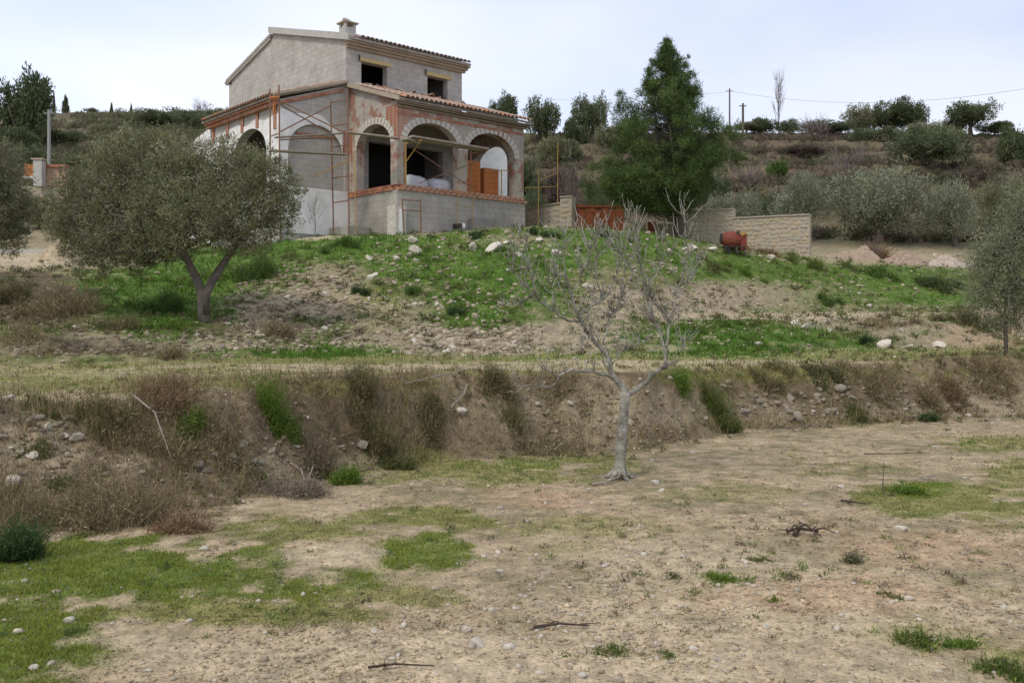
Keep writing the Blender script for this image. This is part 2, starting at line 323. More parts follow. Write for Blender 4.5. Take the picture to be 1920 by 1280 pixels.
def paint(X, Y, z, s, px):
    Ys = np.maximum(Y, 2.0); py = HZ - (z - EYE) * F / Ys
    n1 = fbm(X * 1.3, Y * 1.3, 101, 4); n2 = fbm(X * 5, Y * 5, 111, 4); n3 = fbm(X * .35, Y * .35, 121, 3); fbm_f = fbm(X * 14, Y * 14, 131, 3)
    c = np.zeros((len(X), 3)); c[:] = (.36, .28, .17)
    def mixc(mask, col):
        nonlocal c
        mk = np.clip(mask, 0, 1)[:, None]; c = c * (1 - mk) + np.array(col) * mk
    mixc(sstep(-.05, .3, n1) * .55, (.215, .18, .10)); mixc(sstep(.1, .4, n2) * .45, (.39, .305, .205)); mixc(sstep(.0, .35, -n2 + .4 * n3) * .35, (.17, .165, .07))
    b1 = sstep(.97, 1.05, s) * (1 - sstep(1.9, 2.05, s)); mixc(b1 * .9, (.20, .15, .088)); mixc(b1 * sstep(-.1, .3, n2) * .6, (.11, .085, .048)); mixc(b1 * sstep(.05,.35,n1) * .45, (.29, .235, .15)); mixc(b1 * sstep(.1, .35, -n2) * .4, (.13, .135, .05))
    tr = sstep(1.9, 2.05, s) * (1 - sstep(2.95, 3.05, s)); mixc(tr * (.75 + .25 * sstep(-.3, .2, n1)), (.20, .205, .055)); mixc(tr * sstep(.2, .5, n2) * .35, (.32, .27, .15))
    s2 = sstep(3, 3.08, s) * (1 - sstep(5.9, 6.05, s)); mixc(s2 * .85, (.16, .165, .06)); mixc(s2 * sstep(-.25, .15, n1) * .75, (.095, .135, .03)); mixc(s2 * sstep(.1, .35, n2) * .45, (.30, .25, .16))
    pd = sstep(5.95, 6.1, s) * (1 - sstep(7.6, 7.9, s)); mixc(pd * .75, (.25, .215, .125))
    fr = sstep(7.5, 7.9, s); mixc(fr * .9, (.125, .115, .06)); mixc(fr * sstep(-.2, .3, n3) * .5, (.165, .125, .09)); mixc(fr * sstep(.0, .35, n1) * .55, (.085, .095, .035))
    cnt = sstep(900, 1100, px) * sstep(8.0, 8.2, s); mixc(cnt * (.3 + .3 * sstep(-.2, .3, n3)), (.14, .10, .068))
    grass = np.maximum(s2 * .45 * sstep(-.2, .2, n1), tr * .3 * sstep(-.2, .3, n2)); dry = b1 * .8 + s2 * .35 + tr * .15 + fr * .25
    fore = s < 9
    for (bx, by, rx, ry, k, st) in BL:
        q = ((px - bx) / rx) ** 2 + ((py - by) / ry) ** 2
        ok = (q < 2.4)
        if not ok.any(): continue
        nn = n1 * 1.0 + n2 * 1.15 + .3 * fbm_f
        mk = (1 - sstep(.35, 1.4, q + nn * 1.1)) * st * ok
        mk = np.clip(mk, 0, 1)
        col = np.array(KC[k]); mixc(mk * .93, col)
        if k == 'G': mixc(mk * sstep(0, .3, fbm_f + .5 * n2) * .45 * (s < 3), (.20, .17, .08)); mixc(mk * .7 * (s > 3), (.06, .13, .014))
        if k == 'G': grass = np.maximum(grass, mk); dry = dry * (1 - mk)
        elif k == 'g': grass = np.maximum(grass, mk * .55)
        elif k in 'sr': grass = grass * (1 - mk); dry = dry * (1 - mk)
        elif k == 't': grass = grass * (1 - mk * .8); dry = dry * (1 - mk * .8)
        elif k == 'b': dry = np.maximum(dry, mk); grass = grass * (1 - mk * .7)
    gv = (1 + .25 * n2)[:, None]
    return c * gv * (1 + .22 * fbm_f)[:, None], grass, dry

def build_ground():
    ys = np.concatenate([np.linspace(-14, 3.4, 18), np.arange(3.5, 7, .035), np.arange(7, 20, .045), np.arange(20, 34, .09), np.arange(34, 56, .3), np.arange(56, 135, .55), np.geomspace(136, 700, 22)])
    ud = np.linspace(-.66, .66, 510); us = np.concatenate([-np.geomspace(8, .7, 14), ud, np.geomspace(.7, 8, 14)])
    YY, UU = np.meshgrid(ys, us, indexing='ij'); X = UU * (np.maximum(YY, -1) + 2.2) + 0 * YY
    X = np.where(np.abs(UU) > 7.9, np.sign(UU) * np.maximum(np.abs(X), 60), X)
    x = X.ravel(); y = YY.ravel()
    z, s, px = terrain(x, y)
    c, g, d = paint(x, y, z, s, px)
    nr, nc = X.shape; i = np.arange(nr * nc).reshape(nr, nc)
    Fc = np.stack([i[:-1, :-1], i[:-1, 1:], i[1:, 1:], i[1:, :-1]], -1).reshape(-1, 4)
    me = mesh_np('ground', np.stack([x, y, z], 1), Fc, 4, M['ground'], np.clip(c, .01, .9), smooth=True)
    o = link('ground', me); o['kind'] = 'structure'
build_ground()

# ------------------------------------------------------------------ scattered stuff
def scatter(n, dmin, dmax, power=1.6, pmin=-120, pmax=2040):
    px = rng.uniform(pmin, pmax, n)
    u = rng.random(n); p = 1 - power
    d = dmin * (dmax / dmin) ** u if abs(p) < 1e-6 else (dmin ** p + u * (dmax ** p - dmin ** p)) ** (1 / p)
    return (px - 960) / F * d, d
def blades(name, X, Y, h, wd, col, lean, m, z=None, kind='stuff', sink=.01):
    n = len(X)
    if z is None: z = terrain(X, Y)[0]
    a = rng.uniform(0, 2 * np.pi, n); b = rng.uniform(0, 2 * np.pi, n); ln = rng.random(n) * lean
    P0 = np.stack([X, Y, z - sink], 1); W = np.stack([np.cos(a), np.sin(a), 0 * a], 1) * (wd / 2)[:, None]
    T = P0 + np.stack([np.cos(b) * ln * h, np.sin(b) * ln * h, h * np.sqrt(np.maximum(1 - ln ** 2 * .6, .1))], 1)
    V = np.stack([P0 - W, P0 + W, T], 1).reshape(-1, 3)
    Fc = np.arange(n * 3).reshape(-1, 3)
    C3 = np.repeat(col, 3, axis=0); C3[2::3] *= 1.1
    return link(name, mesh_np(name, V, Fc, 3, m, C3))
# green grass
X, Y = scatter(1500000, 3.8, 34, 1.7)
z, s, px = terrain(X, Y); c, g, d = paint(X, Y, z, s, px)
gp = .3 + .7 * sstep(-.35, .25, fbm(X * 6, Y * 6, 143, 3)); keep = rng.random(len(X)) < np.clip(g, 0, 1) * (.34 + .3 * (Y < 11)) * gp + .010
X1, Y1, z1, s1, g1 = X[keep], Y[keep], z[keep], s[keep], g[keep]
n = len(X1); far = sstep(8, 18, Y1)
h = rng.uniform(.008, .036, n) * (1 + 2.6 * far) * (.6 + .6 * g1); wd = .006 + .0012 * Y1
t = rng.random(n)[:, None]; br = rng.uniform(.7, 1.25, n)[:, None]
colr = (np.array([.16, .225, .025]) * (1 - t) + np.array([.30, .31, .07]) * t) * br
colr = colr * (1 - far[:, None]) + np.array([.075, .17, .015]) * rng.uniform(.7, 1.35, (n, 1)) * far[:, None]; gg = ((g1 < .56) & (far < .9))[:, None]; colr = np.where(gg, (np.array([.20, .21, .06]) * (1 - t) + np.array([.27, .25, .10]) * t) * br, colr)
o = blades('green_grass', X1, Y1, h, wd, colr, .9, M['leaf'], z1); tag(o, 'short green grass and weeds in patches over the terraces', 'grass', kind='stuff')
# dry grass and weeds on bank and slope
keep = (rng.random(len(X)) < np.clip(d, 0, 1) ** 1.1 * (.17 + .22 * ((s > .95) & (s < 2.15))) * (.4 + 1.2 * sstep(-.2, .3, fbm(X * 2.2, Y * 2.2, 141, 3)))) & (s > .93)
X2, Y2, z2, s2 = X[keep], Y[keep], z[keep], s[keep]
n = len(X2); h = rng.uniform(.03, .17, n) * (.6 + .6 * rng.random(n)) * (1 + .7 * (s2 < 2.2)); wd = .003 + .0007 * Y2
t = rng.random(n)[:, None]; t2 = rng.random(n)[:, None]
colr = (np.array([.22, .16, .09]) * (1 - t) + np.array([.36, .29, .17]) * t); colr = np.where(t2 < .28, np.array([.14, .10, .055]) * (1 + t), colr); colr = np.where(t2 > .82, np.array([.14, .16, .05]) * (.8 + .6 * t), colr)
o = blades('dry_grass', X2, Y2, h, wd, colr, 1.4, M['dry'], z2); tag(o, 'dry brown grass and dead weeds covering the earth banks', 'dry grass', kind='stuff')
# low leafy weeds
Xc, Yc = scatter(30000, 5, 35, 1.2); zc, sc_, pc_ = terrain(Xc, Yc); cc_, gc_, dc_ = paint(Xc, Yc, zc, sc_, pc_)
k = rng.random(len(Xc)) < np.where((sc_ > .95) & (sc_ < 2.1), .5, np.where((sc_ > 3) & (sc_ < 6.1), .42 + .35 * gc_, np.where(sc_ < .95, .12 * sstep(-.1, .35, fbm(Xc * .6, Yc * .6, 147, 3)) * .9, .05) + .2 * gc_)) * (.25 + 1.2 * sstep(-.2, .3, fbm(Xc * 1.6, Yc * 1.6, 145, 3))) * sstep(6.4, 6.1, sc_)
Xc, Yc, zc, sc_, gc_, dc_ = Xc[k], Yc[k], zc[k], sc_[k], gc_[k], dc_[k]; n = len(Xc); per = 26
rad = rng.uniform(.012, .05, n) * (1 + 2.0 * sstep(11, 24, Yc)); dr = rng.normal(size=(n, per, 3)); dr /= np.linalg.norm(dr, axis=2, keepdims=True); dr[..., 2] = np.abs(dr[..., 2])
p = np.stack([Xc, Yc, zc - .01], 1)[:, None] + dr * rad[:, None, None] * rng.random((n, per, 1)) ** .5
pg = np.array([(.09, .135, .02), (.13, .165, .035), (.065, .10, .02), (.16, .18, .055)]); pdry = np.array([(.16, .12, .07), (.11, .11, .045), (.20, .16, .09), (.09, .07, .045)])
pick = rng.random(n) < np.clip(gc_ * 1.2 + .22, 0, 1); cl = np.where(pick[:, None], pg[rng.integers(0, 4, n)], pdry[rng.integers(0, 4, n)]) * rng.uniform(.75, 1.25, (n, 1))
cl = np.where((sc_ < .95)[:, None], cl * 1.5 + .02, cl); cl = np.repeat(cl, per, 0) * rng.uniform(.8, 1.25, (n * per, 1)); lr = np.repeat(rad, per)
def leafmesh0(Pn, Dn, ln, wd, col):
    Dn = Dn / np.linalg.norm(Dn, axis=1, keepdims=True); S = np.cross(Dn, rng.normal(size=Dn.shape)); S /= np.linalg.norm(S, axis=1, keepdims=True)
    V = np.stack([Pn - S * wd[:, None] / 2, Pn + S * wd[:, None] / 2, Pn + Dn * ln[:, None]], 1).reshape(-1, 3)
    return mesh_np('low_weeds', V, np.arange(len(V)).reshape(-1, 3), 3, M['leaf'], np.repeat(col, 3, axis=0))
o = link('low_weeds', leafmesh0(p.reshape(-1, 3), dr.reshape(-1, 3) + rng.normal(size=(n * per, 3)) * .7 + np.array([0, 0, .5]), lr * rng.uniform(.4, .9, n * per), lr * rng.uniform(.14, .3, n * per), cl)); tag(o, 'low leafy weeds and dead stalks on the banks and slope', 'weeds', kind='stuff')
# pebbles
ico_v = []; ph = (1 + 5 ** .5) / 2
for a, b in ((1, ph), (-1, ph), (1, -ph), (-1, -ph)): ico_v += [(0, a, b), (a, b, 0), (b, 0, a)]
ico = np.array(ico_v) / math.sqrt(1 + ph * ph)
from itertools import combinations
def hullfaces(V):
    Fs = []
    for a, b, c in combinations(range(len(V)), 3):
        n_ = np.cross(V[b] - V[a], V[c] - V[a]); dd = (V - V[a]) @ n_
        if (dd > 1e-6).any() and (dd < -1e-6).any(): continue
        Fs.append((a, b, c) if dd.sum() < 0 else (a, c, b))
    return np.array(Fs)
icoF = hullfaces(ico)
def pebbles(name, X, Y, size, col, m):
    n = len(X); z = terrain(X, Y)[0] - size * (.12 if name == 'rubble' else 0)
    sc = size[:, None] * rng.uniform(.6, 1.2, (n, 3)); sc[:, 2] *= .65
    jit = 1 + rng.uniform(-.22, .22, (n, 12, 1))
    a = rng.uniform(0, 6.28, n); V = ico[None] * jit * sc[:, None, :]
    ca, sa = np.cos(a)[:, None], np.sin(a)[:, None]
    V = np.stack([V[..., 0] * ca - V[..., 1] * sa, V[..., 0] * sa + V[..., 1] * ca, V[..., 2]], -1)
    V = V + np.stack([X, Y, z + size * .15], 1)[:, None, :]
    Fc = (icoF[None] + (np.arange(n) * 12)[:, None, None]).reshape(-1, 3)
    return link(name, mesh_np(name, V.reshape(-1, 3), Fc, 3, m, np.repeat(col, 12, axis=0)))
Xp, Yp = scatter(60000, 3.8, 31, 1.5)
zp, sp, pxp = terrain(Xp, Yp); cp, gp, dp = paint(Xp, Yp, zp, sp, pxp)
stony = np.clip(.10 + .22 * ((sp > 1) & (sp < 2)) + .30 * ((sp > 3) & (sp < 6)) - gp * .25, .015, 1) * (.35 + 1.3 * sstep(-.15, .35, fbm(Xp * 1.1, Yp * 1.1, 161, 3)))
k = rng.random(len(Xp)) < stony * .55; Xp, Yp, sp = Xp[k], Yp[k], sp[k]; n = len(Xp)
sz = rng.uniform(.006, .018, n) * (1 + 1.5 * rng.random(n) ** 6) * (1 + 1.1 * sstep(8, 20, Yp))
t = rng.random(n)[:, None]; colp = np.array([.33, .27, .19]) * (1 - t) + np.array([.55, .50, .41]) * t
o = pebbles('gravel', Xp, Yp, sz, colp, M['pebble']); tag(o, 'small loose stones strewn over the dirt and banks', 'gravel', kind='stuff')
Xq, Yq = scatter(34000, 3.8, 12, 1.4); zq, sq_, pq_ = terrain(Xq, Yq); cq, gq, dq = paint(Xq, Yq, zq, sq_, pq_); k = rng.random(len(Xq)) < .9 * (.2 + .9 * sstep(-.3, .3, fbm(Xq * 1.5, Yq * 1.5, 163, 3))) * (1 - .8 * gq); Xq, Yq, zq, cq = Xq[k], Yq[k], zq[k], cq[k]; n = len(Xq)
octv = np.array([(1, 0, 0), (0, 1, 0), (-1, 0, 0), (0, -1, 0), (0, 0, .7), (0, 0, -.7)]); octF = np.array([(0, 1, 4), (1, 2, 4), (2, 3, 4), (3, 0, 4), (1, 0, 5), (2, 1, 5), (3, 2, 5), (0, 3, 5)])
sz = rng.uniform(.003, .010, n) * (1 + 1.4 * rng.random(n) ** 5); a = rng.uniform(0, 6.28, n); V = octv[None] * (1 + rng.uniform(-.35, .35, (n, 6, 1))) * sz[:, None, None]; ca, sa = np.cos(a)[:, None], np.sin(a)[:, None]
V = np.stack([V[..., 0] * ca - V[..., 1] * sa, V[..., 0] * sa + V[..., 1] * ca, V[..., 2]], -1) + np.stack([Xq, Yq, zq + sz * .2], 1)[:, None, :]
o = link('clods', mesh_np('clods', V.reshape(-1, 3), (octF[None] + (np.arange(n) * 6)[:, None, None]).reshape(-1, 3), 3, M['pebble'], np.repeat(np.clip(cq, .02, .9) * rng.uniform(.65, 1.25, (n, 1)), 6, axis=0))); tag(o, 'small clods and grit on the bare soil of the lower terrace', 'soil', kind='stuff')
# small dead twigs lying about
Xt, Yt = scatter(6500, 3.9, 17, 1.3); n = len(Xt); zt, st_, pt_ = terrain(Xt, Yt)
k = (fbm(Xt * .7, Yt * .7, 171, 3) > -.12); Xt, Yt, zt = Xt[k], Yt[k], zt[k]; n = len(Xt)
a = rng.uniform(0, 6.28, n); ln = rng.uniform(.015, .06, n) * (1 + 1.2 * (rng.random(n) > .93)); wd = rng.uniform(.001, .0022, n) + .0002 * Yt
D_ = np.stack([np.cos(a), np.sin(a), rng.uniform(-.05, .25, n)], 1) * ln[:, None]; S_ = np.stack([-np.sin(a), np.cos(a), 0 * a], 1) * wd[:, None]
B_ = np.stack([Xt, Yt, zt + .008], 1); U_ = np.array([0, 0, 1])[None] * wd[:, None]
V = np.stack([B_ - S_, B_ + S_, B_ + U_ * 1.5, B_ + D_], 1).reshape(-1, 3); i4 = np.arange(n)[:, None] * 4
Fc = np.concatenate([i4 + np.array([[0, 3, 2]]), i4 + np.array([[1, 2, 3]]), i4 + np.array([[0, 1, 3]])])
t = rng.random(n)[:, None]; ct = np.array([.15, .115, .08]) * (1 - t) + np.array([.36, .31, .25]) * t
o = link('twig_litter', mesh_np('twig_litter', V, Fc, 3, M['dry'], np.repeat(ct, 4, axis=0))); tag(o, 'small dead twigs and straw lying on the dirt', 'twigs', kind='stuff')

# ------------------------------------------------------------------ foliage
def leafmesh(name, Pn, Dn, ln, wd, col, m, tri=False):
    n = len(Pn); Dn = Dn / np.maximum(np.linalg.norm(Dn, axis=1, keepdims=True), 1e-6)
    r = rng.normal(size=(n, 3)); S = np.cross(Dn, r); S /= np.maximum(np.linalg.norm(S, axis=1, keepdims=True), 1e-6)
    ln = np.broadcast_to(ln, n)[:, None]; wd = np.broadcast_to(wd, n)[:, None]
    if tri:
        V = np.stack([Pn - S * wd / 2, Pn + S * wd / 2, Pn + Dn * ln], 1).reshape(-1, 3); k = 3
    else:
        V = np.stack([Pn, Pn + Dn * ln * .5 + S * wd / 2, Pn + Dn * ln, Pn + Dn * ln * .5 - S * wd / 2], 1).reshape(-1, 3); k = 4
    return mesh_np(name, V, np.arange(n * k).reshape(-1, k), k, m, np.repeat(col, k, axis=0))
def lobepoints(lobes, n, per=22, shell=.5, spread=.10):
    """clumped points in ellipsoid lobes: positions, outward directions, clump id"""
    C = np.array([l[0] for l in lobes], float); Rr = np.array([l[1] if hasattr(l[1], '__len__') else (l[1],) * 3 for l in lobes], float)
    wgt = (Rr[:, 0] * Rr[:, 2]) ; wgt /= wgt.sum()
    nc = max(n // per, 1); li = rng.choice(len(lobes), nc, p=wgt)
    dr = rng.normal(size=(nc, 3)); dr /= np.linalg.norm(dr, axis=1, keepdims=True)
    rad = shell + (1.08 - shell) * rng.random(nc) ** .6
    cc = C[li] + dr * rad[:, None] * Rr[li]
    idx = np.repeat(np.arange(nc), per); p = cc[idx] + rng.normal(size=(len(idx), 3)) * spread * Rr[li][idx].mean(1, keepdims=True)
    return p, dr[idx], idx, nc
def palette(idx, nc, cols, br=.25):
    t = rng.random(nc); k = rng.integers(0, len(cols), nc); cc = np.array(cols)[k] * rng.uniform(1 - br, 1 + br, (nc, 1))
    return cc[idx] * rng.uniform(.8, 1.2, (len(idx), 1))
OLIVE = [(.24, .255, .135), (.185, .205, .09), (.32, .33, .21), (.21, .19, .10), (.27, .245, .13), (.15, .16, .075)]
OLIVE_S = [(.29, .305, .20), (.22, .24, .14), (.37, .385, .27), (.17, .185, .10)]
PINE = [(.09, .135, .035), (.12, .175, .045), (.06, .095, .03), (.15, .20, .06)]
DARK = [(.095, .125, .05), (.12, .145, .065), (.07, .095, .04), (.15, .165, .08)]
def crown(name, lobes, n, ll, lw, cols, up=.3, per=22, shell=.5, spread=.1, m=None, tri=False, br=.28, rnd=.8):
    p, dr, idx, nc = lobepoints(lobes, n, per, shell, spread)
    cd = dr + rng.normal(size=(nc, 3))[idx] * .4
    D = cd + rng.normal(size=p.shape) * rnd + np.array([0, 0, up])
    ln = ll * rng.uniform(.6, 1.25, len(p)); wd = lw * rng.uniform(.7, 1.3, len(p))
    return leafmesh(name, p, D, ln, wd, palette(idx, nc, cols, br), m or M['leaf'], tri)
def rel(me, loc):
    a = np.empty(len(me.vertices) * 3, dtype=np.float32); me.vertices.foreach_get('co', a); a = a.reshape(-1, 3) - np.array(loc, dtype=np.float32)
    me.vertices.foreach_set('co', a.ravel()); me.update(); return me
def wander(a, b, k=6, amp=.05):
    a = np.array(a, float); b = np.array(b, float); L_ = np.linalg.norm(b - a); pts = [a]
    for i in range(1, k): pts.append(lerp(a, b, i / k) + rng.normal(size=3) * amp * L_)
    return pts + [b]

# --- near olive trees (left pair, right-hand one)
def big_tree(name, label, cat, base, stems, lobes, n, ll, lw, cols, trunk_r=.14, **kw):
    e = empty(name, base, label, cat)
    mb = MB()
    for st in stems:
        rr = [lerp(st[1], st[2], i / (len(st[0]) - 1)) for i in range(len(st[0]))]
        mb.tube(st[0], rr, 8)
    for c_, r_ in lobes:
        st = stems[rng.integers(0, len(stems))][0]; p0 = st[-1]
        mb.tube(wander(p0, c_, 5, .07), [.045, .04, .032, .025, .018, .01], 5)
        rm = r_ if not hasattr(r_, '__len__') else float(np.mean(r_))
        for _ in range(7):
            q = np.array(c_) + rng.normal(size=3) * rm * .5; mb.tube(wander(lerp(np.array(p0), np.array(c_), .6), q, 3, .08), [.016, .012, .009, .004], 4)
    mb.build('trunk', M['bark'], e, smooth=True)
    link('crown', rel(crown('crown', lobes, n, ll, lw, cols, **kw), base), e)
    return e
def LB(px, py, d, r, ry=None, rz=None):
    rm = r / F * d; return (P(px, py, d), (rm, rm * (ry or 1), rm * (rz or 1)))
b0 = hit(383, 604); d0 = b0.y
t0 = [P(383, 612, d0), P(381, 575, d0), P(372, 540, d0 + .05), P(360, 508, d0 + .1)]
d1 = d0 + .9
big_tree('olive_tree', 'broad grey green olive tree with forked dark trunk on the slope left of the house', 'tree', b0,
    [([P(385, 618, d0), P(381, 580, d0), P(377, 545, d0), P(365, 515, d0), P(350, 485, d0 - .2), P(335, 455, d0 - .3)], .125, .06),
     ([P(384, 590, d0), P(386, 550, d0), P(405, 515, d0 + .1), P(428, 480, d0 + .2), P(452, 445, d0 + .2)], .11, .06),
     ([P(367, 518, d0), P(352, 488, d0 + .1), P(310, 455, d0 + .4), P(255, 425, d0 + .7), P(210, 400, d1)], .08, .04),
     ([P(428, 480, d0 + .2), P(440, 455, d0 - .1), P(410, 430, d0 - .3)], .06, .04)],
    [LB(330, 335, d0, 62), LB(395, 320, d0 + .3, 58), LB(455, 335, d0 - .2, 62), LB(505, 345, d0 + .1, 50), LB(540, 350, d0, 30), LB(300, 400, d0 - .3, 62), LB(370, 400, d0 - .7, 72), LB(440, 400, d0 - .6, 70),
     LB(505, 400, d0, 52), LB(410, 370, d0 + .8, 75), LB(330, 450, d0 - .2, 45), LB(480, 445, d0 + .3, 40), LB(270, 440, d0, 44), LB(350, 375, d0 + .8, 70), LB(440, 455, d0, 30), LB(350, 290, d0, 32), LB(430, 288, d0, 34), LB(490, 302, d0, 30), LB(525, 392, d0, 36),
     LB(160, 385, d1, 56), LB(150, 440, d1, 46), LB(205, 340, d1, 62), LB(225, 410, d1 - .5, 66), LB(260, 300, d1, 60), LB(310, 290, d1 + .2, 52), LB(215, 290, d1, 46), LB(285, 350, d1, 66), LB(200, 455, d1 - .3, 48), LB(260, 265, d1, 30), LB(325, 262, d1 + .2, 26), LB(130, 345, d1, 30), LB(250, 455, d1, 50),
     LB(300, 415, d1 + .5, 60), LB(120, 420, d1, 36), LB(150, 475, d1, 34), LB(190, 488, d1, 26), LB(300, 466, d1, 36), LB(260, 484, d1, 26)],
    112000, .08, .017, OLIVE, per=16, shell=.35, spread=.10, br=.5)
d2 = 20.5; b2 = P(-25, 570, d2); b2[2] = H(b2[0], b2[1])
big_tree('olive_tree', 'brownish olive tree cut by the left edge of the photo', 'tree', b2,
    [([b2 - np.array([0, 0, .2]), P(-22, 500, d2), P(-15, 430, d2)], .15, .07)],
    [LB(0, 300, d2, 42), LB(-40, 330, d2, 60), LB(20, 350, d2, 42), LB(-10, 400, d2, 55), LB(35, 390, d2, 26), LB(-50, 270, d2, 40), LB(-70, 390, d2, 55), LB(10, 440, d2, 36)],
    24000, .09, .018, [(.20, .205, .12), (.24, .225, .135), (.165, .17, .09)], per=20, shell=.35, spread=.12)
d3 = 17.6; b3 = hit(1885, 700)
d3 = b3.y + .6; b3 = P(1887, 690, d3); b3[2] = H(b3[0], b3[1])
big_tree('olive_tree', 'thin young olive tree with wispy crown at the right edge above the lower bank', 'tree', b3,
    [([b3 - np.array([0, 0, .15]), P(1886, 640, d3), P(1884, 590, d3), P(1890, 540, d3), P(1895, 470, d3)], .045, .025), ([P(1884, 600, d3), P(1868, 572, d3), P(1850, 540, d3), P(1846, 500, d3)], .022, .012), ([P(1890, 540, d3), P(1925, 480, d3), P(1945, 420, d3)], .025, .014)],
    [LB(1870, 480, d3, 54), LB(1910, 440, d3, 61), LB(1850, 530, d3, 47), LB(1900, 530, d3 - .2, 66), LB(1935, 490, d3, 70), LB(1880, 590, d3, 42), LB(1930, 580, d3, 54), LB(1945, 390, d3, 54), LB(1985, 460, d3, 70), LB(1915, 385, d3, 30), LB(1835, 475, d3, 25), LB(1980, 560, d3, 70), LB(1835, 560, d3, 25)],
    32000, .08, .015, [(.24, .265, .15), (.19, .22, .11), (.31, .33, .21)], per=9, shell=.1, spread=.2)
# olive sprig top right nearer
# --- pine
dp_ = 34.0; bp_ = hit(1272, 432); bp_ = P(1272, 432, dp_); bp_[2] = H(bp_[0], bp_[1])
e = empty('pine_tree', bp_, 'tall dark green pine with ragged cone crown right of the house', 'tree')
prof = [(84, 1252, 4, 4), (100, 1252, 14, 12), (125, 1250, 34, 28), (150, 1250, 44, 42), (180, 1250, 56, 62), (205, 1255, 78, 80), (230, 1262, 98, 108), (260, 1266, 112, 118), (295, 1266, 128, 114), (330, 1262, 140, 96), (360, 1255, 138, 80), (385, 1250, 112, 66), (405, 1255, 84, 46)]
pr = np.array(prof, float)
lob = []
for i in range(430):
    y_ = 88 + (392 - 88) * rng.random() ** .88
    cx = np.interp(y_, pr[:, 0], pr[:, 1]); wl = np.interp(y_, pr[:, 0], pr[:, 2]); wr = np.interp(y_, pr[:, 0], pr[:, 3])
    a = rng.uniform(0, 2 * math.pi); q = rng.random() ** .45
    ox = math.cos(a); oy = math.sin(a); wx = wl if ox < 0 else wr
    r_ = rng.uniform(13, 23) * (.32 + .68 * (y_ - 80) / 330) + 3
    lob.append(LB(cx + ox * q * max(wx - r_ * .6, 2), y_ - (q * 10), dp_ + oy * q * (wl + wr) / 2 / F * dp_, r_, 1, .7))
for (x_, y_, r_) in ((1165, 178, 9), (1167, 192, 12), (1163, 208, 14), (1160, 222, 16), (1380, 248, 15), (1372, 290, 15), (1386, 300, 12), (1112, 318, 14), (1100, 340, 12), (1110, 362, 14), (1095, 352, 8), (1216, 112, 6), (1218, 128, 8), (1285, 120, 8), (1290, 108, 5), (1222,140,9), (1296,140,10), (1308,165,11), (1186,215,14)): lob.append(LB(x_, y_, dp_, r_))
mb = MB(); mb.tube([bp_ - np.array([0, 0, .3]), P(1272, 400, dp_), P(1266, 330, dp_), P(1258, 240, dp_), P(1254, 160, dp_), P(1252, 90, dp_)], [.17, .15, .12, .085, .045, .012], 8)
for c_, r_ in lob:
    zz = c_[2] - .25 - .25 * abs(c_[0] - bp_[0]); fpy = HZ - (zz - EYE) * F / dp_
    xx = np.interp(fpy, [90, 160, 240, 330, 400, 432], [1252, 1254, 1258, 1266, 1272, 1272])
    mb.tube(wander(P(xx, fpy, dp_), c_, 3, .04), [.03, .022, .014, .006], 4)
mb.build('trunk', M['bark'], e, smooth=True)
me = crown('crown', lob, 190000, .13, .021, PINE, up=.45, per=30, shell=.1, spread=.32, tri=True, br=.4, rnd=.55)
link('crown', rel(me, bp_), e)

# --- shared tree variants for the distance
def variant_lobes(kind, k):
    r = random.Random(k * 31 + len(kind)); L_ = []
    if kind == 'olive':
        for i in range(14):
            a = r.uniform(0, 6.28); q = r.random() ** .5 * .62; L_.append((np.array([math.cos(a) * q, math.sin(a) * q, .62 + r.uniform(-.18, .25)]), (r.uniform(.28, .42),) * 2 + (r.uniform(.24, .36),)))
    elif kind == 'bush':
        for i in range(12):
            a = r.uniform(0, 6.28); q = r.random() ** .5 * .6; L_.append((np.array([math.cos(a) * q, math.sin(a) * q, .25 + r.uniform(0, .4)]), (r.uniform(.25, .42),) * 2 + (r.uniform(.2, .34),)))
    elif kind == 'cypress':
        for i in range(12):
            zz = i / 12; L_.append((np.array([r.uniform(-.1, .1), r.uniform(-.1, .1), .1 + zz * .85]), ((1 - zz) * .45 + .1,) * 2 + (.14,)))
    return L_
VAR = {}
def variant(kind, k, cols, n, ll, lw):
    key = (kind, k)
    if key not in VAR:
        me = crown('crown_' + kind, variant_lobes(kind, k), n, ll, lw, cols, per=14, shell=.45, spread=.14)
        mb = MB()
        if kind == 'olive':
            mb.tube([(0, 0, -.1), (.03, 0, .15), (-.02, .02, .35), (.02, 0, .6)], [.09, .075, .06, .03], 6)
            for a in (0.3, 2.2, 4.1): mb.tube([(0, 0, .2), (math.cos(a) * .2, math.sin(a) * .2, .42), (math.cos(a) * .4, math.sin(a) * .4, .65)], [.045, .035, .015], 5)
        else: mb.tube([(0, 0, -.15), (0, 0, .5)], [.06, .03], 5)
        tr = mesh_py('trunk_' + kind, mb.V, mb.F, M['bark'], True)
        VAR[key] = (me, tr)
    return VAR[key]
def small_tree(px, py, wpx, hpx, d, kind, cols, label, cat='tree', group=None, name='olive_tree', n=9000, ll=.085, lw=.028, key=None):
    """base at photo position px,py (py may be hidden: then the base sits on the ground at depth d)"""
    x = (px - 960) / F * d; zb = H(x, d); top = EYE + (HZ - (py - hpx)) / F * d
    hh = max(top - zb, .4); k = key if key is not None else random.randrange(2)
    me, tr = variant(kind, (k, id(cols)) if False else k + 10 * COLS.index(cols), cols, n, ll, lw)
    e = empty(name, (x, d, zb), label, cat, group, rz=random.uniform(0, 6.28))
    sw = wpx / 2 / F * d; sc = (sw * 1.12, sw * 1.12, hh / 1.04)
    link('crown', me, e, sc=sc); link('trunk', tr, e, sc=sc)
    return e
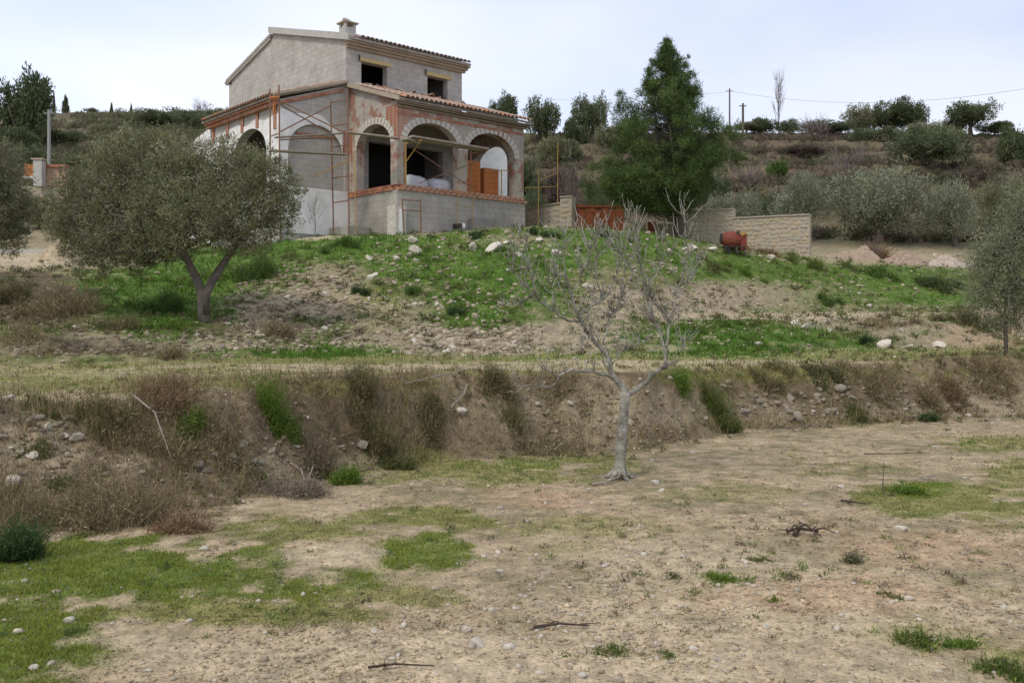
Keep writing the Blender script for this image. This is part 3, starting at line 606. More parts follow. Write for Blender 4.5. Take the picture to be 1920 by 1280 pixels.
C_SILV = OLIVE_S; C_DK = DARK; C_OL = OLIVE; C_BR = [(.10, .17, .04), (.13, .20, .05)]; C_BN = [(.16, .125, .10), (.13, .10, .08), (.19, .155, .12)]; C_MID = [(.14, .17, .08), (.17, .19, .10), (.11, .135, .06)]
COLS = [C_SILV, C_DK, C_OL, C_BR, C_BN, C_MID]
T = [
 (1650, 452, 195, 132, 45, 'olive', C_SILV, 'broad silvery olive tree, biggest of the row behind the stone wall'),
 (1790, 466, 112, 122, 44.5, 'olive', C_SILV, 'round silvery olive tree with thick dark trunk, right of the broadest olive'),
 (1495, 440, 130, 106, 47, 'olive', C_SILV, 'low silvery olive tree between the wall and the broadest olive'),
 (1378, 420, 112, 82, 46, 'bush', C_SILV, 'silvery olive bush just right of the pine behind the high end of the wall'),
 (1890, 455, 110, 120, 47, 'olive', C_OL, 'grey olive tree behind the wispy young olive at the right'),
 (1740, 326, 150, 92, 68, 'bush', C_MID, 'large rounded dark green tree on the middle terrace at right'),
 (1905, 300, 96, 82, 74, 'bush', C_DK, 'dark evergreen tree on the terrace at the far right edge'),
 (1615, 248, 70, 42, 93, 'olive', C_OL, 'small grey olive at left end of the skyline clump on the right'),
 (1660, 247, 90, 46, 93, 'olive', C_MID, 'green tree second in the skyline clump on the right'),
 (1705, 247, 80, 55, 92, 'olive', C_DK, 'tallest dark tree of the skyline clump on the right'),
 (1735, 262, 70, 36, 88, 'bush', C_OL, 'low grey bush below the skyline clump on the right'),
 (1820, 250, 96, 52, 92, 'olive', C_MID, 'rounded green tree on the skyline near the right edge'),
 (1780, 250, 50, 30, 93, 'bush', C_MID, 'small bush between the two skyline clumps at right'),
 (1430, 246, 76, 32, 92, 'bush', C_DK, 'low dark tree on the skyline right of the two posts'),
 (1480, 246, 50, 22, 93, 'bush', C_MID, 'small bush at the foot of the bare poplar on the skyline'),
 (1575, 250, 60, 22, 93, 'bush', C_MID, 'flat bush on the skyline between bare tree and right clump'),
 (940, 240, 74, 52, 88, 'olive', C_DK, 'dark tree on the ridge just right of the porch roof'),
 (1015, 250, 74, 56, 90, 'olive', C_MID, 'rounded tree on the ridge second from the porch roof'),
 (1080, 256, 60, 40, 86, 'bush', C_DK, 'low dark bush on the ridge between two rounded trees'),
 (1110, 256, 76, 66, 90, 'olive', C_MID, 'open crowned tree on the ridge left of the pine'),
 (1150, 262, 70, 36, 84, 'bush', C_OL, 'grey bush on the ridge partly behind the pine'),
 (1036, 306, 80, 62, 72, 'bush', C_OL, 'grey green olive bush on the terrace right of the porch'),
 (1070, 290, 50, 36, 76, 'bush', C_MID, 'small green bush beside the grey one on the terrace'),
 (1458, 336, 46, 40, 66, 'bush', C_BR, 'bright green shrub on the brown terrace right of the pine'),
 (1000, 385, 60, 34, 50, 'bush', C_MID, 'dark shrub behind the low wall beside the porch'),
 (1125, 392, 80, 40, 48, 'bush', C_MID, 'green shrub behind the rusty gate under the pine'),
 (1440, 395, 70, 40, 52, 'bush', C_MID, 'small shrub behind the olive row, left side'),
 (1870, 385, 70, 44, 56, 'bush', C_MID, 'dark shrub behind the round olive at right'),
 (1700, 352, 60, 26, 62, 'bush', C_BN, 'brown shrub at the edge of the terrace below the dark tree'),
 (1545, 250, 100, 22, 92, 'bush', C_MID, 'low dark bush joining the bare tree to the skyline clump'), (1865, 252, 70, 26, 92, 'bush', C_DK, 'low dark bush at the right end of the skyline'), (1400, 248, 60, 20, 92, 'bush', C_OL, 'low grey bush below the two skyline posts'), (1770, 258, 90, 26, 88, 'bush', C_OL, 'wide grey bush at the foot of the right skyline trees'), (1640, 262, 110, 24, 87, 'bush', C_MID, 'wide low bush under the skyline clump'), (1500, 300, 90, 30, 75, 'bush', C_BN, 'brown bramble on the terrace below the round bare tree'), (1600, 365, 110, 40, 58, 'bush', C_MID, 'green thicket on the terrace above the broadest olive'), (1330, 350, 80, 40, 58, 'bush', C_MID, 'green thicket on the terrace right behind the pine'), (1820, 350, 120, 30, 62, 'bush', C_BN, 'brown bramble bank on the terrace above the round olive'), (980, 330, 70, 50, 60, 'bush', C_MID, 'dark thicket just right of the porch corner'), (1060, 345, 80, 40, 56, 'bush', C_BN, 'brown bramble between porch and pine'),
 # left hill
 (40, 290, 130, 138, 80, 'olive', C_DK, 'big dark pine on the left skyline'),
 (15, 330, 110, 100, 74, 'bush', C_DK, 'dark tree mass at left edge below the skyline pine'),
 (110, 300, 90, 60, 85, 'bush', C_DK, 'dark bush below the cypresses on the left hill'),
 (89, 222, 16, 46, 122, 'cypress', C_DK, 'broad cypress, left of the three on the left skyline'),
 (101, 222, 10, 52, 122, 'cypress', C_DK, 'thin pointed cypress in the middle of the three on the left skyline'),
 (123, 222, 22, 44, 122, 'cypress', C_DK, 'ragged cypress, right of the three on the left skyline'),
 (172, 218, 26, 16, 122, 'bush', C_MID, 'low round bush alone on the left skyline'),
 (209, 214, 10, 22, 120, 'cypress', C_DK, 'small dark cypress on the ridge above the wide olive'),
 (246, 212, 8, 18, 119, 'cypress', C_DK, 'tiny thin cypress on the ridge left of the house'),
 (300, 240, 110, 34, 100, 'bush', C_MID, 'long dark bush on the ridge above the wide olive'),
 (370, 240, 90, 38, 98, 'bush', C_MID, 'dark bush on the ridge touching the house roof line'),
 (430, 225, 60, 26, 104, 'bush', C_MID, 'bush on the ridge against the tower wall'),
 (200, 262, 90, 34, 92, 'bush', C_OL, 'grey green olive bush low on the left hill'),
 (250, 285, 110, 44, 78, 'bush', C_OL, 'olive bush on the hill just above the wide olive crown'),
 (140, 330, 90, 44, 66, 'bush', C_OL, 'grey olive above the neighbouring brick wall'),
 (60, 300, 70, 34, 66, 'bush', C_MID, 'shrub above the neighbouring orange wall at left'),
 (70, 400, 90, 44, 42, 'bush', C_OL, 'shrub below the neighbouring orange wall at left'),
 (15, 455, 70, 40, 38, 'bush', C_MID, 'dark shrub behind the pale kerb at the left edge'),
 (110, 452, 60, 34, 38, 'bush', C_OL, 'grey shrub behind the sand heap'),
]
for t in T:
    px, py, wp, hp, d, kind, cols, lab = t
    if px > 1250 and d < 50: nn, ll_, lw_ = 20000, .046, .017
    else: nn, ll_, lw_ = 9000, .085, .03
    nm = {'cypress': 'cypress_tree', 'bush': 'bush', 'olive': 'olive_tree' if cols in (C_SILV, C_OL) else 'tree'}[kind]
    if d < 50 and px > 1250 and cols is C_SILV:
        small_tree(px, py, wp, hp, d, kind, cols, lab, 'bush' if kind == 'bush' else 'tree', None, nm, nn, ll_, lw_, key=4 + (px % 2))
    else: small_tree(px, py, wp, hp, d, kind, cols, lab, 'bush' if kind == 'bush' else 'tree', None, nm, nn, ll_, lw_)
# scrub on the hill: uncountable
def scrub():
    Xs, Ys = scatter(8200, 46, 124, 1.0, -150, 2060); zs, ss, ps = terrain(Xs, Ys)
    dens = np.where(ps < 720, 1.0, .75) * (.35 + 1.1 * sstep(-.15, .3, fbm(Xs * .09, Ys * .09, 201, 3)))
    k = (rng.random(len(Xs)) < dens) & (ss < 9.0) & ~((ps > 370) & (ps < 1010) & (Ys < 50)); Xs, Ys, zs, ps = Xs[k], Ys[k], zs[k], ps[k]
    n = len(Xs); per = 46; r = rng.uniform(.35, 1.1, n) * np.where(ps < 720, 1.25, .8)
    dr = rng.normal(size=(n, per, 3)); dr /= np.linalg.norm(dr, axis=2, keepdims=True); dr[..., 2] = np.abs(dr[..., 2])
    p = np.stack([Xs, Ys, zs], 1)[:, None] + dr * r[:, None, None] * rng.uniform(.6, 1.05, (n, per, 1)) * np.array([1, 1, .8])
    pal = np.array([(.11, .125, .055), (.14, .145, .075), (.085, .10, .04), (.16, .13, .09), (.17, .17, .10)]); pi = rng.integers(0, 5, n); pi = np.where((ps > 1000) & (rng.random(n) < .6), 3, pi)
    cc = pal[pi] * rng.uniform(.8, 1.2, (n, 1)); cc = np.repeat(cc, per, 0) * rng.uniform(.8, 1.25, (n * per, 1))
    D = dr.reshape(-1, 3) + rng.normal(size=(n * per, 3)) * .8 + np.array([0, 0, .4])
    me = leafmesh('scrub', p.reshape(-1, 3), D, .30, .13, cc, M['leaf'], True)
    o = link('scrub', me); tag(o, 'low scrub and brambles covering the hillside behind', 'scrub', kind='stuff')
scrub()
# bare trees
def bare_tree(px, py, hpx, wpx, d, label, upright=.5, name='bare_tree', n1=26, m=None, r0=.07):
    x = (px - 960) / F * d; zb = H(x, d); h = max(EYE + (HZ - (py - hpx)) / F * d - zb, .5); wr = wpx / 2 / F * d
    e = empty(name, (x, d, zb), label, 'tree'); mb = MB(); b = np.array([x, d, zb])
    tk = [b - np.array([0, 0, .1]), b + np.array([.02, 0, h * .3]), b + np.array([0, 0, h * (.45 + .5 * upright)])]
    mb.tube(tk, [r0, r0 * .75, r0 * .25], 6)
    for i in range(n1):
        q = rng.uniform(.18, .9); p0 = b + np.array([0, 0, h * q * (.45 + .5 * upright)]); a = rng.uniform(0, 6.28)
        L_ = wr * (1 - .5 * q * upright) * rng.uniform(.6, 1); p1 = p0 + np.array([math.cos(a) * L_, math.sin(a) * L_, h * rng.uniform(.12, .42)]); p1[2] = min(p1[2], zb + h)
        pts = wander(p0, p1, 3, .06); mb.tube(pts, [r0 * .35, r0 * .25, r0 * .16, r0 * .07], 4)
        for _ in range(4):
            p2 = p1 + rng.normal(size=3) * np.array([.25, .25, .25]) * wr + np.array([0, 0, .12 * h]); mb.tube([pts[2], lerp(pts[2], p2, .6), p2], [r0 * .15, r0 * .1, r0 * .06], 3)
    mb.build('branches', m or M['bare'], e)
bare_tree(1460, 246, 100, 34, 93, 'tall thin leafless poplar standing on the right skyline', 1.0, n1=34, r0=.06)
bare_tree(1530, 276, 56, 66, 86, 'dark leafless round tree on the upper terrace right of the poplar', .3, n1=50, r0=.12)
bare_tree(1590, 330, 60, 90, 66, 'leafless brown tree on the terrace below the round bare one', .3, n1=40, r0=.08)
bare_tree(1405, 345, 46, 60, 60, 'small leafless brown shrub beside the pine', .2, n1=34, r0=.06)
bare_tree(1075, 372, 66, 70, 48, 'grey leafless tree behind the rusty gate', .3, n1=40, r0=.05)
bare_tree(376, 212, 32, 34, 110, 'wispy leafless tree on the ridge left of the tower', .2, n1=30, r0=.07)
bare_tree(1250, 380, 30, 50, 50, 'leafless shrub behind the pine', .2, n1=20, r0=.04)
bare_tree(590, 425, 60, 40, 29.0, 'leafless grey sapling in front of the white base of the house', .7, n1=14, r0=.02)
bare_tree(1635, 470, 30, 50, 37.5, 'dry reddish shrub by the stones right of the stone wall', .3, n1=40, r0=.02)

# ------------------------------------------------------------------ fig tree
fb = hit(1162, 898); fd = fb.y
e = empty('fig_tree', fb, 'leafless pale grey fig tree with upturned bare branches on the lower terrace', 'tree')
mb = MB(); 
def fp(l): return [P(a, b, fd + c) for a, b, c in l]
MAIN = [
 ([(1162, 903, 0), (1163, 860, 0), (1166, 815, 0), (1170, 770, 0), (1173, 735, 0)], .082, .066),
 ([(1173, 745, 0), (1165, 722, 0), (1150, 705, 0), (1143, 690, 0), (1140, 672, 0), (1125, 652, -.03), (1108, 630, -.05), (1094, 612, -.1), (1084, 590, -.12), (1070, 552, -.15), (1062, 515, -.2)], .055, .012),
 ([(1172, 745, 0), (1190, 733, .05), (1212, 714, .1), (1234, 698, .12), (1246, 684, .15)], .040, .026),
 ([(1240, 692, .14), (1256, 683, .16), (1266, 676, .16)], .03, .02),
 ([(1248, 690, .15), (1246, 660, .15), (1238, 625, .15), (1226, 600, .12), (1219, 570, .1), (1211, 540, .08), (1204, 505, .05), (1194, 460, 0), (1188, 425, 0), (1194, 382, -.03)], .024, .005),
 ([(1247, 650, .16), (1252, 622, .2), (1255, 598, .25), (1240, 580, .25), (1222, 560, .2), (1212, 538, .15)], .018, .013),
 ([(1255, 598, .25), (1268, 560, .3), (1278, 520, .35), (1286, 460, .35), (1282, 390, .35)], .013, .004),
 ([(1211, 540, .08), (1230, 515, .15), (1240, 480, .2), (1245, 440, .2)], .011, .003),
 ([(1150, 705, 0), (1125, 700, -.1), (1098, 696, -.2), (1070, 695, -.3), (1050, 703, -.35), (1035, 700, -.4), (1018, 688, -.45)], .026, .009),
 ([(1050, 702, -.35), (1042, 718, -.38), (1022, 727, -.4), (990, 722, -.45), (968, 736, -.5), (951, 735, -.5)], .014, .005),
 ([(1090, 604, -.1), (1064, 598, -.2), (1040, 588, -.3), (1018, 568, -.35), (1004, 552, -.4), (985, 530, -.45), (962, 505, -.5), (952, 462, -.5)], .018, .004),
 ([(1010, 560, -.38), (985, 560, -.3), (970, 572, -.25), (948, 572, -.2), (928, 560, -.15)], .008, .003),
 ([(1004, 552, -.4), (1000, 520, -.5), (990, 480, -.55), (985, 440, -.6)], .009, .003),
 ([(1084, 590, -.12), (1105, 575, .1), (1130, 560, .2), (1150, 530, .3), (1160, 480, .35), (1158, 440, .35)], .014, .003),
 ([(1062, 515, -.2), (1055, 470, -.2), (1062, 430, -.25)], .010, .003),
 ([(1070, 552, -.15), (1090, 520, 0), (1102, 480, .1), (1105, 450, .1)], .010, .003),
 ([(1128, 655, -.02), (1135, 620, .2), (1142, 590, .35), (1165, 560, .5), (1170, 520, .6), (1175, 470, .6)], .014, .003),
 ([(1140, 680, 0), (1160, 662, .1), (1190, 648, .2), (1215, 640, .25)], .007, .003),
 ([(1206, 530, .1), (1180, 500, .3), (1160, 470, .45), (1130, 430, .5)], .010, .003),
 ([(1098, 617, -.08), (1095, 640, -.3), (1086, 662, -.4)], .008, .003),
 ([(1204, 505, .05), (1190, 470, -.2), (1178, 440, -.3)], .008, .003),
 ([(1130, 560, .2), (1115, 520, .2), (1120, 470, .2), (1112, 425, .2)], .009, .003),
 ([(1040, 588, -.3), (1035, 540, -.3), (1048, 500, -.3), (1045, 455, -.35)], .010, .003),
 ([(1268, 560, .3), (1296, 520, .5), (1310, 480, .6)], .007, .003),
 ([(1246, 684, .15), (1275, 660, .1), (1285, 635, .1)], .007, .003),
]
def smoothpl(pts):
    pts = [np.array(p) for p in pts]; o_ = []
    for i in range(len(pts) - 1):
        p0 = pts[max(i - 1, 0)]; p1 = pts[i]; p2 = pts[i + 1]; p3 = pts[min(i + 2, len(pts) - 1)]
        for t in (0, .5): o_.append(.5 * ((2 * p1) + (-p0 + p2) * t + (2 * p0 - 5 * p1 + 4 * p2 - p3) * t * t + (-p0 + 3 * p1 - 3 * p2 + p3) * t ** 3))
    return o_ + [pts[-1]]
mt = MB(); mt.tube(smoothpl(fp(MAIN[0][0])), [.082, .066, .061, .062, .057, .058, .053, .056, .054], 10)
for a in (0.4, 1.7, 2.9, 3.9, 5.2):   # root flare
    mt.tube([np.array(fb) + np.array([0, 0, .14]), np.array(fb) + np.array([math.cos(a) * .12, math.sin(a) * .12, .02]), np.array(fb) + np.array([math.cos(a) * .3, math.sin(a) * .3, -.05])], [.035, .025, .012], 6)
mt.build('trunk', M['figbark'], e, smooth=True)
for pl, r0, r1 in MAIN[1:]:
    pts = smoothpl(fp(pl)); k = len(pts); pts = [p_ + rng.normal(size=3) * .008 for p_ in pts]; r0 *= .82; r1 *= .8
    mb.tube(pts, [lerp(r0, r1, (i / (k - 1)) ** .8) for i in range(k)], 7)
    # upturned side twigs
    L_ = sum(np.linalg.norm(pts[i + 1] - pts[i]) for i in range(k - 1)); nt_ = int(L_ / .045)
    if r0 > .028 and pl[0][1] > 740 and len(pl) < 7: nt_ = 2
    for j in range(nt_):
        q = rng.uniform(.22, .98) * (k - 1); i = int(q); p0 = lerp(pts[i], pts[min(i + 1, k - 1)], q - i)
        if p0[2] < fb[2] + 1.15 and rng.random() < .75: continue
        tdir = pts[min(i + 1, k - 1)] - pts[max(i - 1, 0)]; tdir /= np.linalg.norm(tdir)
        sd = rng.normal(size=3); sd -= tdir * (sd @ tdir); sd /= np.linalg.norm(sd); sd[2] = abs(sd[2]) * .4
        tl = rng.uniform(.14, .52) * (1 if rng.random() < .6 else .6); c1 = p0 + (sd * .6 + tdir * .4) * tl * .35; c2 = c1 + (sd * .5 + tdir * .35 + np.array([0, 0, rng.uniform(.2, .8)])) * tl * .35; c3 = c2 + (np.array([0, 0, rng.uniform(.4, 1)]) + sd * .4 + rng.normal(size=3) * .15) * tl * .4
        mb.tube([p0, c1, c2, c3], [.0062, .0052, .0042, .0022], 5)
        if rng.random() < .5:
            mb.tube([c1, c1 + (rng.normal(size=3) * .25 + np.array([0, 0, .8])) * tl * .25, c1 + (rng.normal(size=3) * .25 + np.array([0, 0, 1.5])) * tl * .35], [.0055, .0045, .0025], 4)
mb.build('branches', M['figbark'], e, smooth=True)

# ------------------------------------------------------------------ house
M['cornice2b'] = mat('rough_footing', (.36, .33, .27), .95, .3, 5, (.24, .21, .17), 2, .7, .6)
HO = np.array([-4.054, 33.0]); RD = np.array([.748, .6637]); RD /= np.linalg.norm(RD); LD = np.array([-RD[1], RD[0]])
HB = 4.4
house = empty('house', (HO[0], HO[1], HB), 'unfinished two storey house of grey block with arched porch and tiled roofs', 'house', rz=math.atan2(RD[1], RD[0]))
# all house parts are in local (r, l, z) coordinates; z given in absolute metres, stored minus HB
def hp(mb, name, m, parent=None, smooth=False):
    par = parent or house
    V = [(v[0], v[1], v[2] - HB) for v in mb.V] if par is house else [(v[0] - par.location[0], v[1] - par.location[1], v[2] - HB - par.location[2]) for v in mb.V]
    return link(name, mesh_py(name, V, mb.F, m, smooth), par)
def wall(axis, c0, c1, a0, a1, zb, zt, ops=(), n=40):
    """wall running along axis 'r' or 'l' from a0 to a1; occupying c0..c1 across; zt(a) top; ops: (a,b,zbot,zspring,zcrown)"""
    ztf = zt if callable(zt) else (lambda a: zt)
    br = {a0, a1}
    for (a, b, z0, zs, zc) in ops:
        br |= {a, b}
        if zc > zs: br |= {lerp(a, b, .5 - .5 * math.cos(math.pi * i / 16)) for i in range(17)}
    br = sorted(br); mb = MB()
    def pt(a, c, z): return (a, c, z) if axis == 'r' else (c, a, z)
    def opz(a_, mid):
        for (a, b, z0, zs, zc) in ops:
            if a <= mid <= b:
                q = (a_ - (a + b) / 2) / ((b - a) / 2); top = zs + (zc - zs) * math.sqrt(max(1 - q * q, 0)) if zc > zs else zs
                return z0, top
        return None
    flip = (c1 > c0) == (axis == 'r')
    def quad(p, q_, r_, s_): mb.add([p, q_, r_, s_], [(0, 1, 2, 3)] if flip else [(3, 2, 1, 0)])
    for i in range(len(br) - 1):
        x0, x1 = br[i], br[i + 1]; mid = (x0 + x1) / 2; o0 = opz(x0, mid); o1 = opz(x1, mid)
        t0_, t1_ = ztf(x0), ztf(x1)
        segs = [((zb, t0_), (zb, t1_))] if o0 is None else ([((zb, o0[0]), (zb, o1[0]))] if o0[0] > zb + .001 else []) + [((o0[1], t0_), (o1[1], t1_))]
        for (s0, s1) in segs:
            quad(pt(x0, c0, s0[0]), pt(x1, c0, s1[0]), pt(x1, c0, s1[1]), pt(x0, c0, s0[1]))
            quad(pt(x1, c1, s1[0]), pt(x0, c1, s0[0]), pt(x0, c1, s0[1]), pt(x1, c1, s1[1]))
            quad(pt(x0, c0, s0[1]), pt(x1, c0, s1[1]), pt(x1, c1, s1[1]), pt(x0, c1, s0[1]))
            quad(pt(x1, c0, s1[0]), pt(x0, c0, s0[0]), pt(x0, c1, s0[0]), pt(x1, c1, s1[0]))
    for (a, b, z0, zs, zc) in ops:
        if zs - z0 > .01:
            quad(pt(a, c0, z0), pt(a, c0, zs), pt(a, c1, zs), pt(a, c1, z0)); quad(pt(b, c1, z0), pt(b, c1, zs), pt(b, c0, zs), pt(b, c0, z0))
    quad(pt(a0, c1, zb), pt(a0, c0, zb), pt(a0, c0, ztf(a0)), pt(a0, c1, ztf(a0))); quad(pt(a1, c0, zb), pt(a1, c1, zb), pt(a1, c1, ztf(a1)), pt(a1, c0, ztf(a1)))
    return mb
ZS, ZF, EV = 6.51, 6.30, 9.50
ARC = [(.39, 2.76), (3.19, 5.56)]
WT = .34
# porch front and sides
hp(wall('r', 0, WT, 0, 6.04, ZS, EV, [(a, b, ZS, 8.02, 8.86) for a, b in ARC]), 'porch_front_wall', M['porch'])
hp(wall('l', 0.002, WT, WT + .002, 3.19, ZS, lambda a: lerp(9.52, 10.50, a / 3.19), [(.42, 2.69, ZS, 8.02, 8.84)]), 'porch_side_wall', M['porch'])
hp(wall('l', 6.04 - WT, 6.038, WT + .002, 3.19, ZS, lambda a: lerp(9.52, 10.50, a / 3.19), [(.6, 2.8, ZS, 8.0, 8.8)]), 'porch_side_wall', M['porch'])
# base below porch
hp(wall('r', -.04, .4, -.04, 6.08, 3.6, ZF), 'porch_base_wall', M['blocklow'])
hp(wall('l', -.04, .4, .402, 3.3, 3.6, ZF), 'porch_base_wall', M['blocklow'])
hp(wall('l', 5.7, 6.08, .402, 3.3, 3.6, ZF), 'porch_base_wall', M['blocklow'])
hp(MB().box(.36, 5.68, .36, 3.24, ZF - .2, ZF), 'porch_floor', M['floor'])
# corner buttress and footings
hp(MB().box(-.22, .22, -.22, -.045, 3.6, 5.75).box(-.22, -.045, -.045, .3, 3.6, 5.75), 'buttress', M['voussoir'])
hp(MB().box(-.06, .05, -.26, -.222, 4.3, 5.6), 'mortar_strip', M['white'])
hp(MB().box(2.2, 3.3, -.7, -.05, 3.7, 5.0), 'footing', M['cornice2b'])
hp(MB().box(3.32, 3.9, -.75, -.05, 3.7, 5.08), 'footing', M['voussoir'])
hp(MB().box(3.15, 4.2, -.5, -.045, 5.0, 5.5), 'footing', M['floor'])
hp(MB().box(.9, 2.0, -.35, -.045, 3.6, 4.85), 'footing', M['blocklow'])
hp(MB().box(5.3, 6.2, -.3, -.045, 3.6, 5.25), 'footing', M['floor'])
hp(MB().box(-1.05, -.1, 1.6, 2.9, 3.6, 5.1), 'footing', M['blocklow'])
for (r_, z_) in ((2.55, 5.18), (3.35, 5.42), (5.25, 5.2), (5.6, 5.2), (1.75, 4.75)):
    hp(MB().box(r_ - .09, r_ + .09, -.36 if z_ > 5 else -.36, -.03, z_ - .08, z_ + .08), 'hole_shade_block', M['darkmetal']); hp(MB().box(r_ + .1, r_ + .2, -.4, -.03, z_ - .07, z_ + .1), 'stone_chip', M['white'])  # solid dark blocks stand in for the shade inside holes; pale chips beside them
# sill bricks: one row of red bricks, each a part
br_me = {}
def brick_mesh(L_, W_, H_, m, key):
    if key not in br_me:
        b = min(L_, W_, H_) * .06; mb = MB(); mb.box(-L_ / 2, L_ / 2, -W_ / 2, W_ / 2, -H_ / 2, H_ / 2); br_me[key] = mesh_py('brick', mb.V, mb.F, m)
    return br_me[key]
bm_a = brick_mesh(.24, .13, .10, M['brick'], 'sill')
bm_or = mat('orange_brick', (.50, .20, .10), .9, .2, 8, (.44, .34, .26), 5, .5); bm_b = brick_mesh(.24, .13, .10, bm_or, 'sill2')
for row, (z_, off) in enumerate(((ZS - .155, 0), (ZS - .05, .12))):
    x = off + .02
    while x < 6.0:
        o = link('brick', bm_a if random.random() < .7 else bm_b, house, (x + .12, -.03 + random.uniform(-.012, .012), z_ - HB), (0, 0, random.uniform(-.03, .03))); x += .255
    x = .22 + off
    while x < 3.1:
        o = link('brick', bm_a if random.random() < .7 else bm_b, house, (-.03 + random.uniform(-.012, .012), x + .12, z_ - HB), (0, 0, math.pi / 2 + random.uniform(-.03, .03))); x += .255
hp(MB().box(.05, 6.0, .05, .33, ZF + .002, ZS - .003).box(.05, .33, .335, 3.15, ZF + .002, ZS - .003), 'sill_core', M['brick'])
# voussoirs
vme = None
mb = MB(); mb.hexa([(-.07, -.04, 0), (.07, -.04, 0), (.07, .04, 0), (-.07, .04, 0), (-.085, -.04, .25), (.085, -.04, .25), (.085, .04, .25), (-.085, .04, .25)]); vme = mesh_py('voussoir', mb.V, mb.F, M['voussoir'])
def arch_ring(axis, c, a, b, zs, zc, k=17):
    m_ = (a + b) / 2; hw = (b - a) / 2
    for i in range(k):
        th = math.pi * (i + .5) / k; x = m_ - hw * math.cos(th); z_ = zs + (zc - zs) * math.sin(th)
        nx = -math.cos(th) / hw; nz_ = math.sin(th) / (zc - zs); an = math.atan2(nx, nz_)
        if axis == 'r': link('voussoir', vme, house, (x, c, z_ - HB + .005), (0, an, 0))
        else: link('voussoir', vme, house, (c, x, z_ - HB + .005), (-an, 0, math.pi / 2) if False else (0, 0, 0)).rotation_euler = (Matrix.Rotation(math.pi / 2, 4, 'Z') @ Matrix.Rotation(an, 4, 'Y')).to_euler()
for a, b in ARC: arch_ring('r', .025, a, b, 8.02, 8.86)
arch_ring('l', .03, .42, 2.69, 8.02, 8.84)
# exposed brick at the porch corner and spandrels
def brick_patch(axis, c, cells, name='brick'):
    for (a, z_) in cells:
        if axis == 'r': link('brick', bm_a, house, (a, c, z_ - HB), (0, 0, 0), (.9, 1, .85))
        else: link('brick', bm_a, house, (c, a, z_ - HB), (0, 0, math.pi / 2), (.9, 1, .85))
cells = []
for j in range(13):
    z_ = 8.1 + j * .1; wv_ = .10 + .035 * j + random.uniform(-.04, .06)
    x = .12 + (j % 2) * .0
    while x < wv_ + .2 and x < 1.1:
        arch_top = 8.02 + .84 * math.sqrt(max(1 - ((x + .12 - 1.575) / 1.185) ** 2, 0)) + .28 if x + .12 > .39 else 0
        if z_ > arch_top: cells.append((x, z_))
        x += .24
brick_patch('r', .06, cells)
brick_patch('l', .06, [(a, z_) for a, z_ in cells if a < .9])
# pilaster bricks beside inner corner
brick_patch('l', .06, [(3.05, 8.0 + j * .1) for j in range(10)])
brick_patch('r', 3.19 + .05, [(-.14, 8.0 + j * .1) for j in range(9)])
# B wall (white and grey) with filled arch
def btop(a): return lerp(9.62, 10.58, (a + 2.88) / 2.78)
hp(wall('r', 3.19, 3.19 + WT, -2.88, -.002, 3.6, btop, [(-2.56, -.18, 5.2, 7.9, 8.9)]), 'wing_front_wall', M['block'])
hp(wall('r', 3.29, 3.45, -2.56, -.18, 5.2, 8.95), 'arch_infill', M['block'])
hp(wall('r', 3.262, 3.288, -2.2, -.5, 8.45, lambda a: 8.50 + .36 * math.sqrt(max(1 - ((a + 1.35) / .86) ** 2, 0)), []), 'brick_infill', M['brick'])
# white render coat over the arch and base (sheet 15 mm proud)
def ren_top(a): return 9.32 - .12 * abs(math.sin(a * 2.3)) - .10 * math.sin(a * 7) * .3 - .55 * max(0, a + 1.3) ** 1.3
hp(wall('r', 3.172, 3.189, -2.86, -.3, 7.55, ren_top, [(-2.56, -.302, 7.551, 7.9, 8.9)]), 'white_render', M['white'])
hp(wall('r', 3.165, 3.188, -2.87, -.03, 4.85, 6.55), 'white_render', M['white'])
hp(wall('r', 3.172, 3.189, -2.86, -2.57, 6.56, 7.545), 'white_render', M['white'])
# A wall
AL1 = 9.1
hp(wall('l', -2.88, -2.88 + WT, 3.19 + WT + .002, AL1, 3.6, 9.55, [(4.2, 6.9, 6.2, 7.95, 8.9)]), 'wing_side_wall', M['block'])
hp(wall('l', -2.897, -2.882, 3.2, AL1 - .1, 5.0, lambda a: 9.12 + .08 * math.sin(a * 4), [(4.2, 6.9, 6.2, 7.95, 8.9)]), 'white_render', M['white'])
for l_ in (3.5, 4.9, 6.15, 7.45, 8.75):
    hp(MB().box(-2.93, -2.9, l_ - .1, l_ + .1, 8.85 if l_ > 3.6 else 8.6, 9.42), 'brick_pilaster', M['brick'])
hp(wall('l', -2.6, -2.3, AL1 + .002, AL1 + 3.2, 3.6, lambda a: lerp(9.75, 9.2, (a - AL1) / 3.2)), 'stair_wall', M['white'])
hp(wall('l', -2.64, -2.26, AL1 + .004, AL1 + 3.2, 7.55, lambda a: lerp(9.36, 7.66, (a - AL1) / 3.2), []), 'coping', M['white']) if False else None
hp(wall('r', AL1 + 3.2, AL1 + 3.5, -2.6, -.2, 3.6, 9.15), 'stair_end_wall', M['porch'])
hp(wall('r', AL1, AL1 + .002 + .3, -2.53, -.4, 3.6, lambda a: btop(a) - .1), 'wing_back_wall', M['block'])
hp(MB().box(-2.5, -.4, 3.6, 9.0, ZF - .2, ZF), 'wing_floor', M['floor'])
